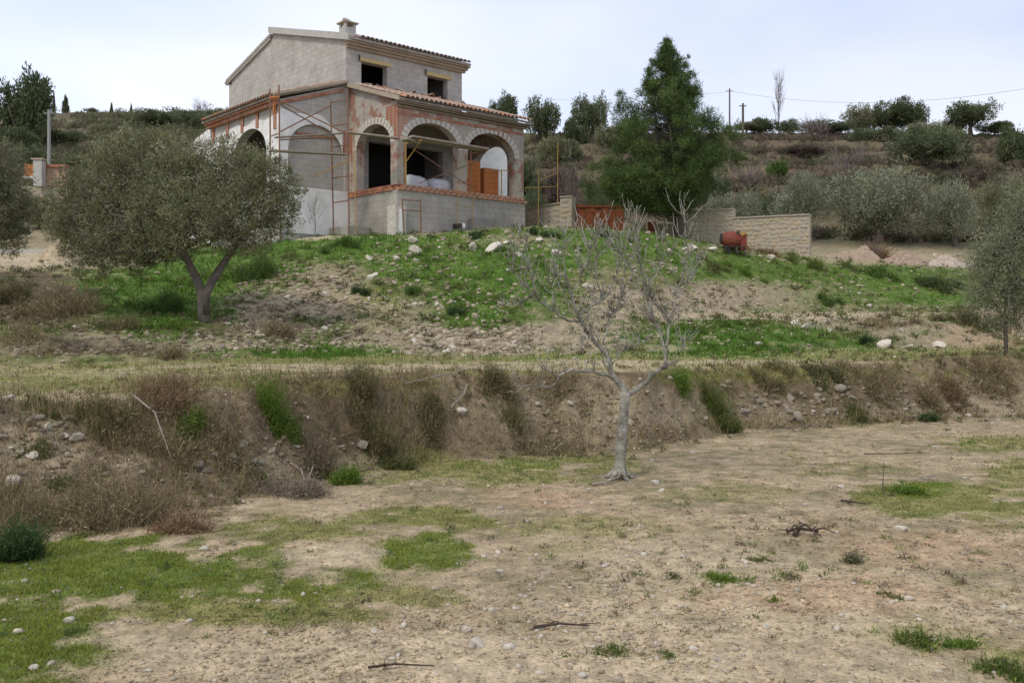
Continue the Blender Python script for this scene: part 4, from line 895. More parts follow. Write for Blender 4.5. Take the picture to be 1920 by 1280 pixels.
# tower
TR0, TR1, TL0, TL1 = -.1, 5.5, 3.25, 13.1; RIDL = 9.14
W1 = (.572, 1.75); W2 = (3.71, 4.74)
def opset(z0): return None
tw = wall('r', TL0, TL0 + .3, TR0, TR1, 10.25, 12.3, [(W1[0], W1[1], 10.35, 11.62, 11.62), (W2[0], W2[1], 10.35, 11.62, 11.62)])
hp(tw, 'tower_front_wall', M['block'])
hp(wall('r', TL0, TL0 + .3, TR0, TR1, 3.8, 10.248, [(.9, 4.5, ZF, 8.6, 8.6)]), 'tower_lower_wall', M['block'])
def gtop(a): return lerp(12.3, 13.93, (a - TL0) / (RIDL - TL0)) if a <= RIDL else lerp(13.7, 12.62, (a - RIDL) / (TL1 - RIDL))
mbg = wall('l', TR0, TR0 + .3, TL0 + .302, RIDL, 3.8, gtop); hp(mbg, 'gable_wall', M['block'])
hp(wall('l', TR0, TR0 + .3, RIDL + .001, TL1, 3.8, gtop), 'gable_wall', M['block'])
hp(wall('l', TR1 - .3, TR1, TL0 + .302, TL1, 3.8, gtop), 'gable_wall', M['block'])
hp(wall('r', TL1 + .002, TL1 + .3, TR0, TR1, 3.8, 12.5), 'tower_back_wall', M['block'])
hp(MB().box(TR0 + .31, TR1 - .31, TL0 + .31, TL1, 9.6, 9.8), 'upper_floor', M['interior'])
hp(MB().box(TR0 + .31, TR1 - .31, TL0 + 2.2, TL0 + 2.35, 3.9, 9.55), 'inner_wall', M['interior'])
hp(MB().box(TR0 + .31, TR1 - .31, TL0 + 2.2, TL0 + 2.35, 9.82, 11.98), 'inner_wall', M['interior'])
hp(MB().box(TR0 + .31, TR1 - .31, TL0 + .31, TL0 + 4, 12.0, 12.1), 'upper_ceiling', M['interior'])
for a, b in (W1, W2):
    z0 = 11.62; hp(MB().box(a - .12, b + .14, TL0 - .06, TL0 + .2, z0 + .004, z0 + .15), 'lintel', M['lintel'])
    hp(MB().box(a - .15, a - .10, TL0 - .09, TL0 - .062, z0 - .02, z0 + .22), 'lintel_wedge', M['darkmetal'])
# rear wing seen through the porch
hp(wall('r', 4.6, 4.9, 5.502, 9.4, 3.8, 9.5), 'rear_wing_wall', M['white'])
hp(MB().box(6.85, 7.25, 4.35, 4.598, 3.8, 9.3), 'pillar', M['porch'])
# tower roof and cornice
def slope_slab(r0, r1, l0, z0, l1, z1, th=.1): return MB().hexa([(r0, l0, z0 - th), (r1, l0, z0 - th), (r1, l1, z1 - th), (r0, l1, z1 - th), (r0, l0, z0), (r1, l0, z0), (r1, l1, z1), (r0, l1, z1)])
hp(slope_slab(TR0 - .12, TR1 + .15, TL0 - .42, 12.36, RIDL, 14.05), 'tower_roof', M['tile2'])
hp(slope_slab(TR0 - .12, TR1 + .15, RIDL + .002, 13.86, TL1 + .5, 12.66), 'tower_roof', M['tile2'])
hp(MB().box(TR0 - .02, TR1 + .1, TL0 - .12, TL0 - .001, 12.02, 12.11).box(TR0 - .06, TR1 + .14, TL0 - .24, TL0 - .002, 12.112, 12.20).box(TR0 - .10, TR1 + .18, TL0 - .36, TL0 - .003, 12.202, 12.262), 'cornice', M['cornice'])
def verge(l0, z0, l1, z1, w_=.16, m='white', r_=TR0): 
    return MB().hexa([(r_ - w_, l0, z0 - .2), (r_ - .001, l0, z0 - .2), (r_ - .001, l1, z1 - .2), (r_ - w_, l1, z1 - .2), (r_ - w_, l0, z0 + .06), (r_ + .1, l0, z0 + .06), (r_ + .1, l1, z1 + .06), (r_ - w_, l1, z1 + .06)])
M['verge'] = mat('pale_verge', (.50, .49, .44), .9, .15, 6, (.38, .35, .3), 3, .6, .3)
hp(verge(TL0 - .38, 12.40, RIDL + .1, 14.12), 'verge', M['verge'])
hp(verge(RIDL + .102, 13.84, TL1 + .45, 12.70, .1), 'verge', M['verge'])
# barrel tiles
def tilemesh(name, m, L_=.46, r0=.095, r1=.075):
    V = []; Fc = []; n = 7
    for e_, (y, r_) in enumerate(((0, r0), (L_, r1))):
        for k_ in range(n):
            a = math.pi * k_ / (n - 1); V.append((math.cos(a) * r_, y, math.sin(a) * r_ * .9))
        for k_ in range(n):
            a = math.pi * k_ / (n - 1); V.append((math.cos(a) * (r_ - .018), y, math.sin(a) * (r_ - .018) * .9))
    for k_ in range(n - 1):
        a = k_; Fc += [(a, a + 1, a + 2 * n + 1, a + 2 * n), (a + n + 1, a + n, a + 3 * n, a + 3 * n + 1), (a + 1, a, a + n, a + n + 1)]
    return mesh_py(name, V, Fc, m, False)
tm_a = tilemesh('roof_tile', M['tile']); tm_b = tilemesh('roof_tile', M['tile2']); M['tile3'] = mat('new_clay_tile', (.50, .26, .16), .9, .2, 6, bump=.2); tm_c = tilemesh('roof_tile', M['tile3'])
def roof_tiles(r0, r1, l0, z0, l1, z1, along='r', mats=(tm_a,), pitch=.205, joined=None):
    """individual eave tiles, remaining rows joined"""
    ang = math.atan2(z1 - z0, abs(l1 - l0)); sl_ = math.hypot(z1 - z0, l1 - l0); rows = int(sl_ / .38); k_ = int((r1 - r0) / pitch)
    mbj = MB(); Vt = [tuple(v.co) for v in mats[0].vertices]; Ft = [tuple(p.vertices) for p in mats[0].polygons]
    for i in range(k_):
        a = r0 + pitch * (i + .5) + random.uniform(-.012, .012)
        for j in range(rows):
            q = j * .38 / sl_; c = lerp(l0, l1, q); z_ = lerp(z0, z1, q) + .012 * (j > 0) + .01
            if along == 'r': Mx = Matrix.Translation((a, c, z_ - HB)) @ Matrix.Rotation(ang, 4, 'X')
            else: Mx = Matrix.Translation((c, a, z_ - HB)) @ Matrix.Rotation(-math.pi / 2, 4, 'Z') @ Matrix.Rotation(ang, 4, 'X')
            if j == 0:
                o = link('roof_tile', random.choice(mats), house); o.matrix_local = Mx
            else: mbj.add([tuple(Mx @ Vector(v)) for v in Vt], Ft)
    o = link('roof_tiles', mesh_py('roof_tiles', mbj.V, mbj.F, joined), house); o['kind'] = 'stuff'
roof_tiles(TR0 + .35, TR1 + .15, TL0 - .5, 12.37, RIDL, 14.08, 'r', (tm_b, tm_b, tm_a), joined=M['tile2'])
# porch roof: leans on the tower front
PZ0, PZ1 = 9.50, 10.62
hp(slope_slab(-.12, 6.3, -.32, PZ0, TL0 - .002, PZ1, .07), 'porch_roof', M['plank'])
hp(slope_slab(-.2, -.122, -.34, PZ0 + .05, TL0 - .01, PZ1 + .08, .16), 'verge', M['cornice'])
roof_tiles(.06, 6.36, -.42, PZ0 + .02, TL0 - .15, PZ1 + .03, 'r', (tm_a, tm_a, tm_c, tm_b), joined=M['tile'])
M['cornice2'] = mat('brown_cornice', (.34, .27, .20), .92, .2, 5, (.26, .17, .12), 2, .6, .3)
hp(MB().box(.0, 6.12, -.10, -.003, 9.25, 9.30).box(-.03, 6.2, -.2, -.004, 9.33, 9.37).box(-.06, 6.28, -.28, -.005, 9.38, 9.42), 'cornice', M['cornice2'])
# eave board with light pole projecting at right
# wing roof: leans on the tower side
hp(MB().hexa([(-3.2, 3.08, 9.62), (-.102, 3.08, 10.60), (-.102, AL1 + .1, 10.60), (-3.2, AL1 + .1, 9.62), (-3.2, 3.08, 9.70), (-.102, 3.08, 10.68), (-.102, AL1 + .1, 10.68), (-3.2, AL1 + .1, 9.70)]), 'wing_roof', M['plank'])
roof_tiles(3.1, AL1 + .1, -3.3, 9.70, -.15, 10.72, 'l', (tm_a, tm_c, tm_a, tm_b), joined=M['tile'])
hp(MB().hexa([(-3.2, 3.0, 9.68), (-.102, 3.0, 10.66), (-.102, 3.078, 10.66), (-3.2, 3.078, 9.68), (-3.2, 3.0, 9.77), (-.102, 3.0, 10.75), (-.102, 3.078, 10.75), (-3.2, 3.078, 9.77)]), 'verge', M['cornice'])
hp(MB().hexa([(-2.85, 3.12, 9.45), (-.3, 3.12, 10.30), (-.3, 3.186, 10.30), (-2.85, 3.186, 9.45), (-2.85, 3.12, 9.57), (-.3, 3.12, 10.42), (-.3, 3.186, 10.42), (-2.85, 3.186, 9.57)]), 'brick_verge', M['brick'])
hp(MB().box(-3.05, -2.9, 3.2, AL1, 9.42, 9.55).box(-3.15, -2.9, 3.18, AL1 + .02, 9.552, 9.615), 'cornice', M['brick'])
hp(MB().box(-.05, 6.0, -.025, -.002, 9.0, 9.10), 'brick_band', M['brick'])
# chimney, sub-parts under it
CR, CL = .18, TL0 + .32
ch = hp(MB().box(CR - .26, CR + .22, CL - .22, CL + .22, 12.3, 12.86), 'chimney', M['verge'])
for dx in (-.22, .18):
    for dy in (-.2, .2): 
        hp(MB().box(CR + dx - .05, CR + dx + .05, CL + dy - .04 * (1 if dy > 0 else -1) - .05, CL + dy - .04 * (1 if dy > 0 else -1) + .05, 12.862, 13.02), 'chimney_post', M['voussoir'], ch)
hp(MB().box(CR - .34, CR + .30, CL - .3, CL + .3, 13.022, 13.07), 'chimney_cap', M['cornice'], ch)
hp(MB().hexa([(CR - .2, CL - .2, 13.072), (CR + .16, CL - .2, 13.072), (CR + .16, CL + .2, 13.072), (CR - .2, CL + .2, 13.072), (CR - .2, CL - .02, 13.24), (CR - .02, CL - .02, 13.24), (CR - .02, CL + .02, 13.24), (CR - .2, CL + .02, 13.24)]), 'chimney_tile', M['tile2'], ch)

def hw(r_, l_, z_): return np.array([HO[0] + RD[0] * r_ + LD[0] * l_, HO[1] + RD[1] * r_ + LD[1] * l_, z_])
HR = math.atan2(RD[1], RD[0])
# loose tiles on the porch roof against the tower wall
LT = [(.9, 2.9, 'grey loose tile heap end nearest the tower corner on the porch roof')]
LTW = ['first', 'second', 'third', 'fourth', 'fifth', 'sixth', 'seventh', 'eighth', 'ninth', 'tenth', 'eleventh', 'twelfth', 'thirteenth', 'fourteenth', 'fifteenth', 'sixteenth', 'seventeenth', 'eighteenth', 'nineteenth', 'twentieth', 'twenty first', 'twenty second']
for i in range(22):
    r_ = .5 + 5.0 * (i + random.random() * .8) / 22; l_ = random.uniform(2.5, 3.0); z_ = lerp(PZ0, PZ1, (l_ + .32) / 3.57) + .12 + random.uniform(0, .06)
    o = link('loose_roof_tile', random.choice((tm_a, tm_c, tm_b)), None, tuple(hw(r_, l_, z_)), (random.uniform(-.12, .12), random.uniform(-.15, .3), random.uniform(0, 6.28)), (.8, .8, .8))
    tag(o, 'loose clay tile on the porch roof below the tower windows, ' + LTW[i] + ' from the left', 'roof tile', 'loose tiles on the porch roof')
# bulk bags on the porch
def bag(r_, l_, s_, label):
    V = []; Fc = []; n, k_ = 14, 8
    for j in range(k_ + 1):
        v = j / k_; zz = v * .78 * s_; rr = (.50 - .10 * abs(v - .45) ** 2 * 4 * .5) * s_ * (1 if v < .85 else 1 - (v - .85) * 3.2)
        for i in range(n):
            a = 2 * math.pi * i / n; sq = 1 / max(abs(math.cos(a)), abs(math.sin(a))) ** .6
            wob = 1 + .06 * math.sin(3 * a + j) + .04 * math.sin(7 * a + 2 * j)
            V.append((math.cos(a) * rr * sq * wob, math.sin(a) * rr * sq * wob, zz + .03 * math.sin(2 * a + r_)))
    for j in range(k_):
        for i in range(n): a = j * n + i; b = j * n + (i + 1) % n; Fc.append((a, b, b + n, a + n))
    Fc.append(tuple(k_ * n + i for i in range(n))); Fc.append(tuple(reversed(range(n))))
    o = link('bulk_bag', mesh_py('bulk_bag', V, Fc, M['bag'], True), None, tuple(hw(r_, l_, ZF)), (0, 0, HR)); tag(o, label, 'bag', 'bulk bags on the porch floor')
bag(1.35, .95, .95, 'white bulk bag, left one behind the middle arch'); bag(2.45, .9, .92, 'white bulk bag, right one behind the middle arch'); bag(1.9, 2.1, .9, 'white bulk bag standing behind the two front bags')
# stacks of orange bricks on pallets in the right arch
ob = brick_mesh(.235, .30, .19, M['brickor'], 'hollow')
def brickstack(r_, l_, nx, nz_, label, tilt=0):
    e = empty('brick_pallet', hw(r_, l_, ZF), label, 'brick pallet', 'brick pallets on the porch', rz=HR + tilt)
    for q in (-.35, 0, .35): 
        b_ = MB().box(-nx * .12, nx * .12, q - .05, q + .05, 0.001, .1); link('pallet_board', mesh_py('pallet_board', b_.V, b_.F, M['plank']), e)
    for i in range(nx):
        for j in range(nz_):
            for k_ in range(2): link('brick', ob, e, ((i - (nx - 1) / 2) * .243 + random.uniform(-.004, .004), -.17 + k_ * .33, .2 + j * .198), (0, 0, random.uniform(-.01, .01)))
brickstack(3.70, .62, 3, 7, 'pallet of orange hollow bricks, left one in the right hand arch')
brickstack(4.62, .62, 3, 6, 'pallet of orange hollow bricks, right one in the right hand arch')

# scaffolding
def frame_thing(name, label, cat, tubes, planks, m, base, group=None, rad=.03):
    e = empty(name, base, label, cat, group)
    for (nm, pts) in tubes: MB().tube(pts, rad if nm == 'pole' else rad * .75, 6).build(nm, m, e)
    return e
def plank(a, b, wd, th, label, name='scaffold_plank', m='plank', cat='plank'):
    a = np.array(a); b = np.array(b); d = b - a; d /= np.linalg.norm(d); s_ = np.cross(d, [0, 0, 1]); s_ /= np.linalg.norm(s_); s_ *= wd / 2; u = np.array([0, 0, th])
    mb = MB().hexa([a - s_, b - s_, b + s_, a + s_, a - s_ + u, b - s_ + u, b + s_ + u, a + s_ + u])
    o = mb.build(name, M[m]); 
    c = (a + b) / 2; o.data.transform(Matrix.Translation(-Vector(c))); o.location = c
    return tag(o, label, cat)
gz = 4.42
def gp_(px, d): x = (px - 960) / F * d; return np.array([x, d, H(x, d) - .02])
fA = [gp_(508, 32.4), P(506, 168, 32.4)]; fB = [gp_(526, 31.9), P(523, 160, 31.9)]
fC = [gp_(626, 33.7), P(620, 190, 33.7)]; fD = [gp_(655, 32.9), P(651, 166, 32.9)]
def at(pl, py):
    q = (EYE + (HZ - py) / F * pl[0][1] - pl[0][2]) / (pl[1][2] - pl[0][2]); return lerp(pl[0], pl[1], q)
frame_thing('scaffold', 'rusty tube scaffold with cross braces in front of the white arch wall', 'scaffold',
    [('pole', fA), ('pole', fB), ('pole', fC), ('pole', fD)] +
    [('rung', [at(fA, y_ + 6), at(fB, y_)]) for y_ in (195, 250, 305, 360)] + [('rung', [at(fC, y_ + 4), at(fD, y_)]) for y_ in (188, 232, 272, 330, 376)] +
    [('brace', [at(fB, 195), at(fC, 252)]), ('brace', [at(fB, 248), at(fC, 198)]), ('brace', [at(fB, 262), at(fC, 258)]), ('brace', [at(fA, 180), at(fD, 252)])], [], M['rustpole'], (fB[0] + fC[0]) / 2)
plank(P(505, 284, 32.3), P(648, 291, 33.4), .3, .05, 'long dark scaffold plank across the white arch wall')
plank(P(515, 259, 32.2), P(662, 250, 33.5), .2, .035, 'thin upper scaffold plank at the arch springing of the side wall')
frame_thing('prop', 'yellow diagonal prop leaning by the inner corner of the porch', 'prop', [('pole', [P(585, 332, 33.2), P(655, 300, 32.6)]), ('pole', [gp_(668, 32.4), P(663, 235, 32.4)])], [], M['yellow'], gp_(660, 32.4), rad=.018)
plank(P(655, 250, 32.3), P(748, 261, 32.2), .3, .05, 'scaffold plank across the first porch arch')
# trestle planks over porch front
z8 = 8.02
for i, (lo, dz) in enumerate(((-.55, 0), (-.82, .02))):
    plank(hw(-.1 + .1 * i, lo, z8 + dz), hw(3.35 + .1 * i, lo, z8 + dz - .02), .24, .06, ('inner' if i == 0 else 'outer') + ' plank of the pair running in front of the middle porch arch')
plank(hw(-.35, -.9, z8 - .12), hw(.5, -.5, z8 - .12), .3, .07, 'short stub of plank under the corner end of the long pair')
zp_ = ZS + .02
e1 = frame_thing('trestle', 'yellow trestle post carrying the planks at the porch corner', 'trestle', [('pole', [hw(.32, -.06, ZS - .1), hw(.32, -.06, z8 + .12)]), ('rung', [hw(.32, -1.0, z8 - .06), hw(.32, .05, z8 - .06)]), ('rung', [hw(.32, -.95, z8 - .08), hw(.32, -.06, 7.3)])], [], M['yellow'], hw(.32, -.5, 4.4), rad=.03)
e2 = frame_thing('trestle', 'yellow trestle posts at the right end of the long planks', 'trestle', [('pole', [hw(3.3, -.06, ZS - .1), hw(3.3, -.06, z8 + .1)]), ('rung', [hw(3.3, -1.0, z8 - .06), hw(3.3, .05, z8 - .06)]), ('brace', [hw(.36, -.5, 7.7), hw(3.25, -.5, 6.5)]), ('brace', [hw(.6, -.5, 6.55), hw(3.25, -.5, 7.6)])], [], M['rustpole'], hw(3.3, -.5, 4.4), rad=.022)
frame_thing('ladder_frame', 'small rusty H frame standing against the porch base', 'scaffold frame', [('pole', [gp_(758, 31.8), P(754, 373, 31.8)]), ('pole', [gp_(790, 32.1), P(788, 374, 32.1)]), ('rung', [P(754, 375, 31.8), P(788, 376, 32.1)]), ('rung', [P(755, 394, 31.8), P(789, 395, 32.1)])], [], M['rustpole'], gp_(773, 32), rad=.028)
frame_thing('ladder_frame', 'thin ladder frame against the porch base under the right arch', 'scaffold frame', [('pole', [hw(2.45, -.32, 5.2), hw(2.45, -.32, 6.6)]), ('pole', [hw(3.15, -.32, 5.2), hw(3.15, -.32, 6.6)]), ('rung', [hw(2.45, -.32, 5.9), hw(3.15, -.32, 5.9)])], [], M['yellow'], hw(2.8, -.32, 5.2), rad=.016)
frame_thing('scaffold', 'pair of thin yellow scaffold posts beyond the right corner of the porch', 'scaffold', [('pole', [gp_(1009, 37.5), P(1010, 318, 37.5)]), ('pole', [gp_(1045, 38), P(1046, 268, 38)]), ('brace', [P(1012, 338, 37.5), P(1046, 324, 38)]), ('brace', [P(984, 352, 37), P(1046, 350, 38)])], [], M['yellow'], gp_(1028, 37.8), rad=.018)
frame_thing('prop', 'yellow post pair inside the right porch arch', 'prop', [('pole', [hw(5.05, .2, ZS), hw(5.05, .2, 7.55)]), ('pole', [hw(5.45, .9, ZF), hw(5.45, .9, 7.7)]), ('rung', [hw(4.6, .2, 7.5), hw(5.55, .2, 7.6)])], [], M['yellow'], hw(5.2, .4, ZF), rad=.022)
frame_thing('bracket', 'rusty bracket hanging from the corner of the left wing eaves', 'bracket', [('pole', [P(515, 180, 31.9), P(513, 214, 31.9)]), ('brace', [P(506, 184, 31.8), P(524, 182, 31.8)])], [], M['brickor'], P(516, 215, 31.9), rad=.045)

# ------------------------------------------------------------------ stone walls, gate, mixer
def stone_mesh(k, m, sx=1, sy=1, sz=1, jit=.16):
    r = np.random.default_rng(k + 400); V = ico * (1 + r.uniform(-jit, jit, (12, 1))); V = np.sign(V) * np.abs(V) ** .7 * np.array([sx, sy, sz])
    return mesh_py('stone', V, [tuple(int(i) for i in f) for f in icoF], m)
ws = [stone_mesh(i, M['wallstone'] if i % 2 else M['wallstone2'], .5, .3, .5) for i in range(6)]
def stone_wall(pts, zb, zts, th, label, rowh=.15, stw=.25, name='stone_wall', stones=True, copem='wallstone2'):
    base = np.array([*pts[0], zb]); e = empty(name, base, label, 'wall')
    a = np.array(pts[0]); b = np.array(pts[1]); d = b - a; L_ = np.linalg.norm(d); d /= L_; nrm = np.array([d[1], -d[0]])
    if nrm[1] > 0: nrm = -nrm
    seg = zts   # list of (t0,t1,ztop)
    for t0, t1, zt in seg:
        p0 = a + d * L_ * t0; p1 = a + d * L_ * t1; q = -nrm * th
        MB().hexa([(*p0, zb), (*p1, zb), (*(p1 + q), zb), (*(p0 + q), zb), (*p0, zt), (*p1, zt), (*(p1 + q), zt), (*(p0 + q), zt)]).build('wall_core', M['mortar'], e)
        MB().hexa([(*(p0 + nrm * .05), zt + .002), (*(p1 + nrm * .05), zt + .002), (*(p1 + q - nrm * .03), zt + .002), (*(p0 + q - nrm * .03), zt + .002), (*(p0 + nrm * .05), zt + .05), (*(p1 + nrm * .05), zt + .05), (*(p1 + q - nrm * .03), zt + .05), (*(p0 + q - nrm * .03), zt + .05)]).build('coping', M['wallstone2'], e)
        if not stones: continue
        z_ = zb + rowh / 2
        while z_ < zt - rowh * .3:
            x = L_ * t0 + random.uniform(.02, .08); hh = rowh * random.uniform(.85, 1.15)
            while x < L_ * t1 - .05:
                w_ = stw * random.uniform(.55, 1.4); w_ = min(w_, L_ * t1 - x)
                if w_ > .07:
                    c = a + d * (x + w_ / 2) + nrm * .0
                    vh = random.uniform(.6, 1.25); link('stone', random.choice(ws), e, (c[0] - base[0], c[1] - base[1], z_ - base[2] + random.uniform(-.04, .04)), (0, random.uniform(-.25, .25), math.atan2(d[1], d[0])), (w_ * random.uniform(.85, 1.15), .10 * random.uniform(.5, 1.2), hh * vh))
                x += w_ + .008
            z_ += hh
    return e
pA = P(1290, 0, 34.2)[:2]; pB = P(1518, 0, 32.3)[:2]
stone_wall([pA, pB], 3.55, [(0, .385, 5.66), (.387, 1, 5.33)], .38, 'tan rubble stone wall with a stepped top right of the pine', .15, .26)
pA = P(984, 0, 39.5)[:2]; pB = P(1052, 0, 37.5)[:2]
stone_wall([pA, pB], 4.2, [(0, 1, 6.38)], .3, 'low tan stone wall joining the porch to the gate pillar', .2, .35)
pA = P(1050, 0, 37.4)[:2]; pB = P(1072, 0, 37.2)[:2]
stone_wall([pA, pB], 4.2, [(0, 1, 6.60)], .45, 'square stone gate pillar left of the rusty gate', .2, .3, name='gate_pillar')
# gate
gx0, gx1 = 1070, 1170; gd = 37.6
e = empty('metal_gate', gp_(1130, gd), 'rust red sheet metal gate under the pine', 'gate')
k_ = 7
for i in range(k_):
    a = P(lerp(gx0, gx1, i / k_) + .6, 0, gd); b = P(lerp(gx0, gx1, (i + 1) / k_) - .6, 0, gd + .0)
    yy = gd + (.03 if i % 2 else 0)
    MB().box(a[0], b[0], yy, yy + .03, 4.75, 6.36 - .015 * i).build('panel', M['rust'], e)
for z_ in (4.8, 6.24): MB().box(P(gx0, 0, gd)[0], P(gx1, 0, gd)[0], gd - .03, gd - .002, z_, z_ + .08).build('gate_rail', M['rust'], e)
e = empty('metal_sheet', gp_(1224, 35.2), 'short rusty sheet leaning beside the pine trunk', 'metal sheet')
MB().hexa([P(1216, 440, 35.2), P(1230, 440, 35.2), P(1230, 440, 35.26), P(1216, 440, 35.26), P(1214, 416, 35.4), P(1230, 416, 35.4), P(1230, 416, 35.46), P(1214, 416, 35.46)]).build('sheet', M['rust'], e)
stone_wall([P(1228, 0, 36)[:2], P(1292, 0, 35.6)[:2]], 4.3, [(0, 1, 5.35)], .3, 'lower run of stone wall behind the pine trunk', .17, .3)
# cement mixer
md = hit(1376, 470).y - .15; mg = gp_(1376, md); e = empty('cement_mixer', mg, 'rusty red cement mixer standing before the stone wall', 'cement mixer')
def mp_(px, py, dy=0): return P(px, py, md + dy)
def drum(axis0, axis1, rads, m, nm, n=14):
    pts = [lerp(np.array(axis0), np.array(axis1), i / (len(rads) - 1)) for i in range(len(rads))]; MB().tube(pts, rads, n).build(nm, m, e, smooth=False)
drum(mp_(1353, 447), mp_(1386, 452), [.16, .22, .27, .285, .285, .26, .2], M['red'], 'drum')
drum(mp_(1351, 446.8), mp_(1353, 447), [.17, .17], M['darkmetal'], 'drum_mouth')
MB().box(*sorted((mp_(1386, 0)[0], mp_(1398, 0)[0])), md - .16, md + .16, mg[2] + .12, mp_(0, 440)[2]).build('motor_box', M['red'], e)
drum(mp_(1392, 438, -.18), mp_(1398, 440, .18), [.07, .07], M['yellow'], 'motor_cap', 10)
drum(mp_(1384, 436, -.2), mp_(1384, 437, .2), [.06, .06], M['darkmetal'], 'drive_gear', 10)
for (x0_, x1_) in ((1366, 1356), (1372, 1384), (1394, 1396)):
    for dy in (-.2, .2): MB().tube([mp_(x0_, 452, dy * .5), [mp_(x1_, 466, dy)[0], md + dy, mg[2] - .03]], .022, 6).build('leg', M['darkmetal'], e)
MB().tube([mp_(1356, 462, -.2), mp_(1398, 463, -.2)], .018, 5).build('frame_bar', M['darkmetal'], e)
drum([mp_(1360, 0)[0], md - .28, mg[2] + .1], [mp_(1360, 0)[0], md - .22, mg[2] + .1], [.11, .11], M['black'], 'wheel', 12)

# neighbour wall at left
nd = 44; e = empty('neighbour_terrace', gp_(80, nd), 'orange brick terrace with pale pillar and tiled coping seen left of the olives', 'building')
def nb(x0_, x1_, y0, y1, dd, m, nm): MB().box(P(x0_, 0, nd)[0], P(x1_, 0, nd)[0], nd + dd, nd + dd + .4, P(0, y1, nd)[2], P(0, y0, nd)[2]).build(nm, M[m], e)
M['pinkwall'] = mat('pink_render', (.42, .27, .19), .9, .2, 3, (.5, .35, .24), 1.4, .6, .3)
nb(72, 88, 303, 352, -.5, 'verge', 'pillar'); nb(69, 91, 300, 303, -.55, 'cornice', 'pillar_cap'); nb(45, 72, 308, 331, 0, 'brickor', 'brick_wall'); nb(88, 122, 314, 348, 0, 'pinkwall', 'rendered_wall'); nb(44, 72, 331.2, 335, -.2, 'white', 'ledge'); nb(86, 124, 309, 313.8, -.1, 'brick', 'tile_coping'); nb(40, 124, 348.2, 372, .05, 'mortar', 'base_wall'); nb(64, 70, 303, 308, -.1, 'voussoir', 'post')
# road kerb and sand heap at left
o = MB().box(P(-150, 0, 33)[0], P(88, 0, 33)[0], 33, 33.35, 3.6, EYE + (HZ - 467) / F * 33).build('kerb', M['verge']); tag(o, 'pale low kerb along the track at the left edge', 'kerb')
def mound(px, py, wpx, hpx, d, col, label, name='sand_heap', cat='heap'):
    x0 = (px - 960) / F * d; w_ = wpx / F * d / 2; h_ = hpx / F * d; n = 40
    g = np.linspace(-1, 1, n); A, B = np.meshgrid(g, g); xx = x0 + A * w_; yy = d + B * w_ * .8
    rr = np.sqrt(A * A + B * B); zz = terrain(xx.ravel(), yy.ravel())[0].reshape(n, n); hh = h_ * np.clip(1 - rr ** 1.2, -.2, 1) * (1 + .8 * fbm(xx * 2.2, yy * 2.2, 9, 4)) - .04
    V = np.stack([xx, yy, zz + hh], -1).reshape(-1, 3) - np.array([x0, d, 0]); i = np.arange(n * n).reshape(n, n)
    Fc = np.stack([i[:-1, :-1], i[:-1, 1:], i[1:, 1:], i[1:, :-1]], -1).reshape(-1, 4); c = np.tile(np.array(col), (n * n, 1)) * (1 + .3 * fbm(xx.ravel() * 9, yy.ravel() * 9, 3, 3))[:, None]
    o = link(name, mesh_np(name, V, Fc, 4, M['ground'], c, True), None, (x0, d, 0)); tag(o, label, cat)
mound(112, 500, 86, 44, 29.5, (.42, .34, .22), 'heap of tan sand beside the track left of the olives')
mound(1610, 498, 150, 26, 36, (.36, .27, .19), 'low heap of tan earth right of the stone wall', 'earth_heap')
mound(1780, 500, 110, 20, 36.5, (.44, .36, .29), 'heap of pinkish stones and earth under the round olive', 'rubble_heap')
mound(1700, 500, 120, 22, 37, (.34, .25, .18), 'flat heap of reddish earth between the two others', 'earth_heap')
mound(1880, 640, 200, 30, 24.5, (.36, .28, .19), 'tan dirt mound at right edge under the young olive', 'dirt_mound')

# poles and wires
def pole(px, py0, py1, d, r_, label, m='concretepole'):
    x = (px - 960) / F * d; zb = H(x, d); zt = EYE + (HZ - py0) / F * d; e = empty('utility_pole', (x, d, zb), label, 'pole')
    MB().tube([(x, d, zb - .2), (x, d, zt)], [r_, r_ * .75], 7).build('post', M[m], e)
    MB().tube([(x - .35, d, zt - .25), (x + .35, d, zt - .25)], r_ * .35, 5).build('crossarm', M[m], e)
    return np.array([x, d, zt])
p1 = pole(92, 206, 285, 62, .13, 'pale concrete utility pole on the hill at left')
q1 = pole(1368, 166, 246, 92, .09, 'thin utility pole on the skyline, taller of two right of the pine', 'bark')
q2 = pole(1393, 194, 246, 90, .14, 'short dark utility pole on the skyline right of the taller one', 'bark')
def wire(a, b, sag, label, r_=.012):
    a = np.array(a); b = np.array(b); pts = [lerp(a, b, t) - np.array([0, 0, sag * 4 * t * (1 - t)]) for t in np.linspace(0, 1, 17)]
    o = MB().tube(pts, r_, 4).build('power_line', M['concretepole']); tag(o, label, 'wire')
wire(q1 - np.array([0, 0, .25]), P(2060, 140, 70), 1.6, 'thin power line from the tall skyline pole to the right edge', .014)
wire(q1 - np.array([0, 0, .3]), P(1010, 186, 100), .4, 'faint power line running left from the skyline pole behind the pine', .012)

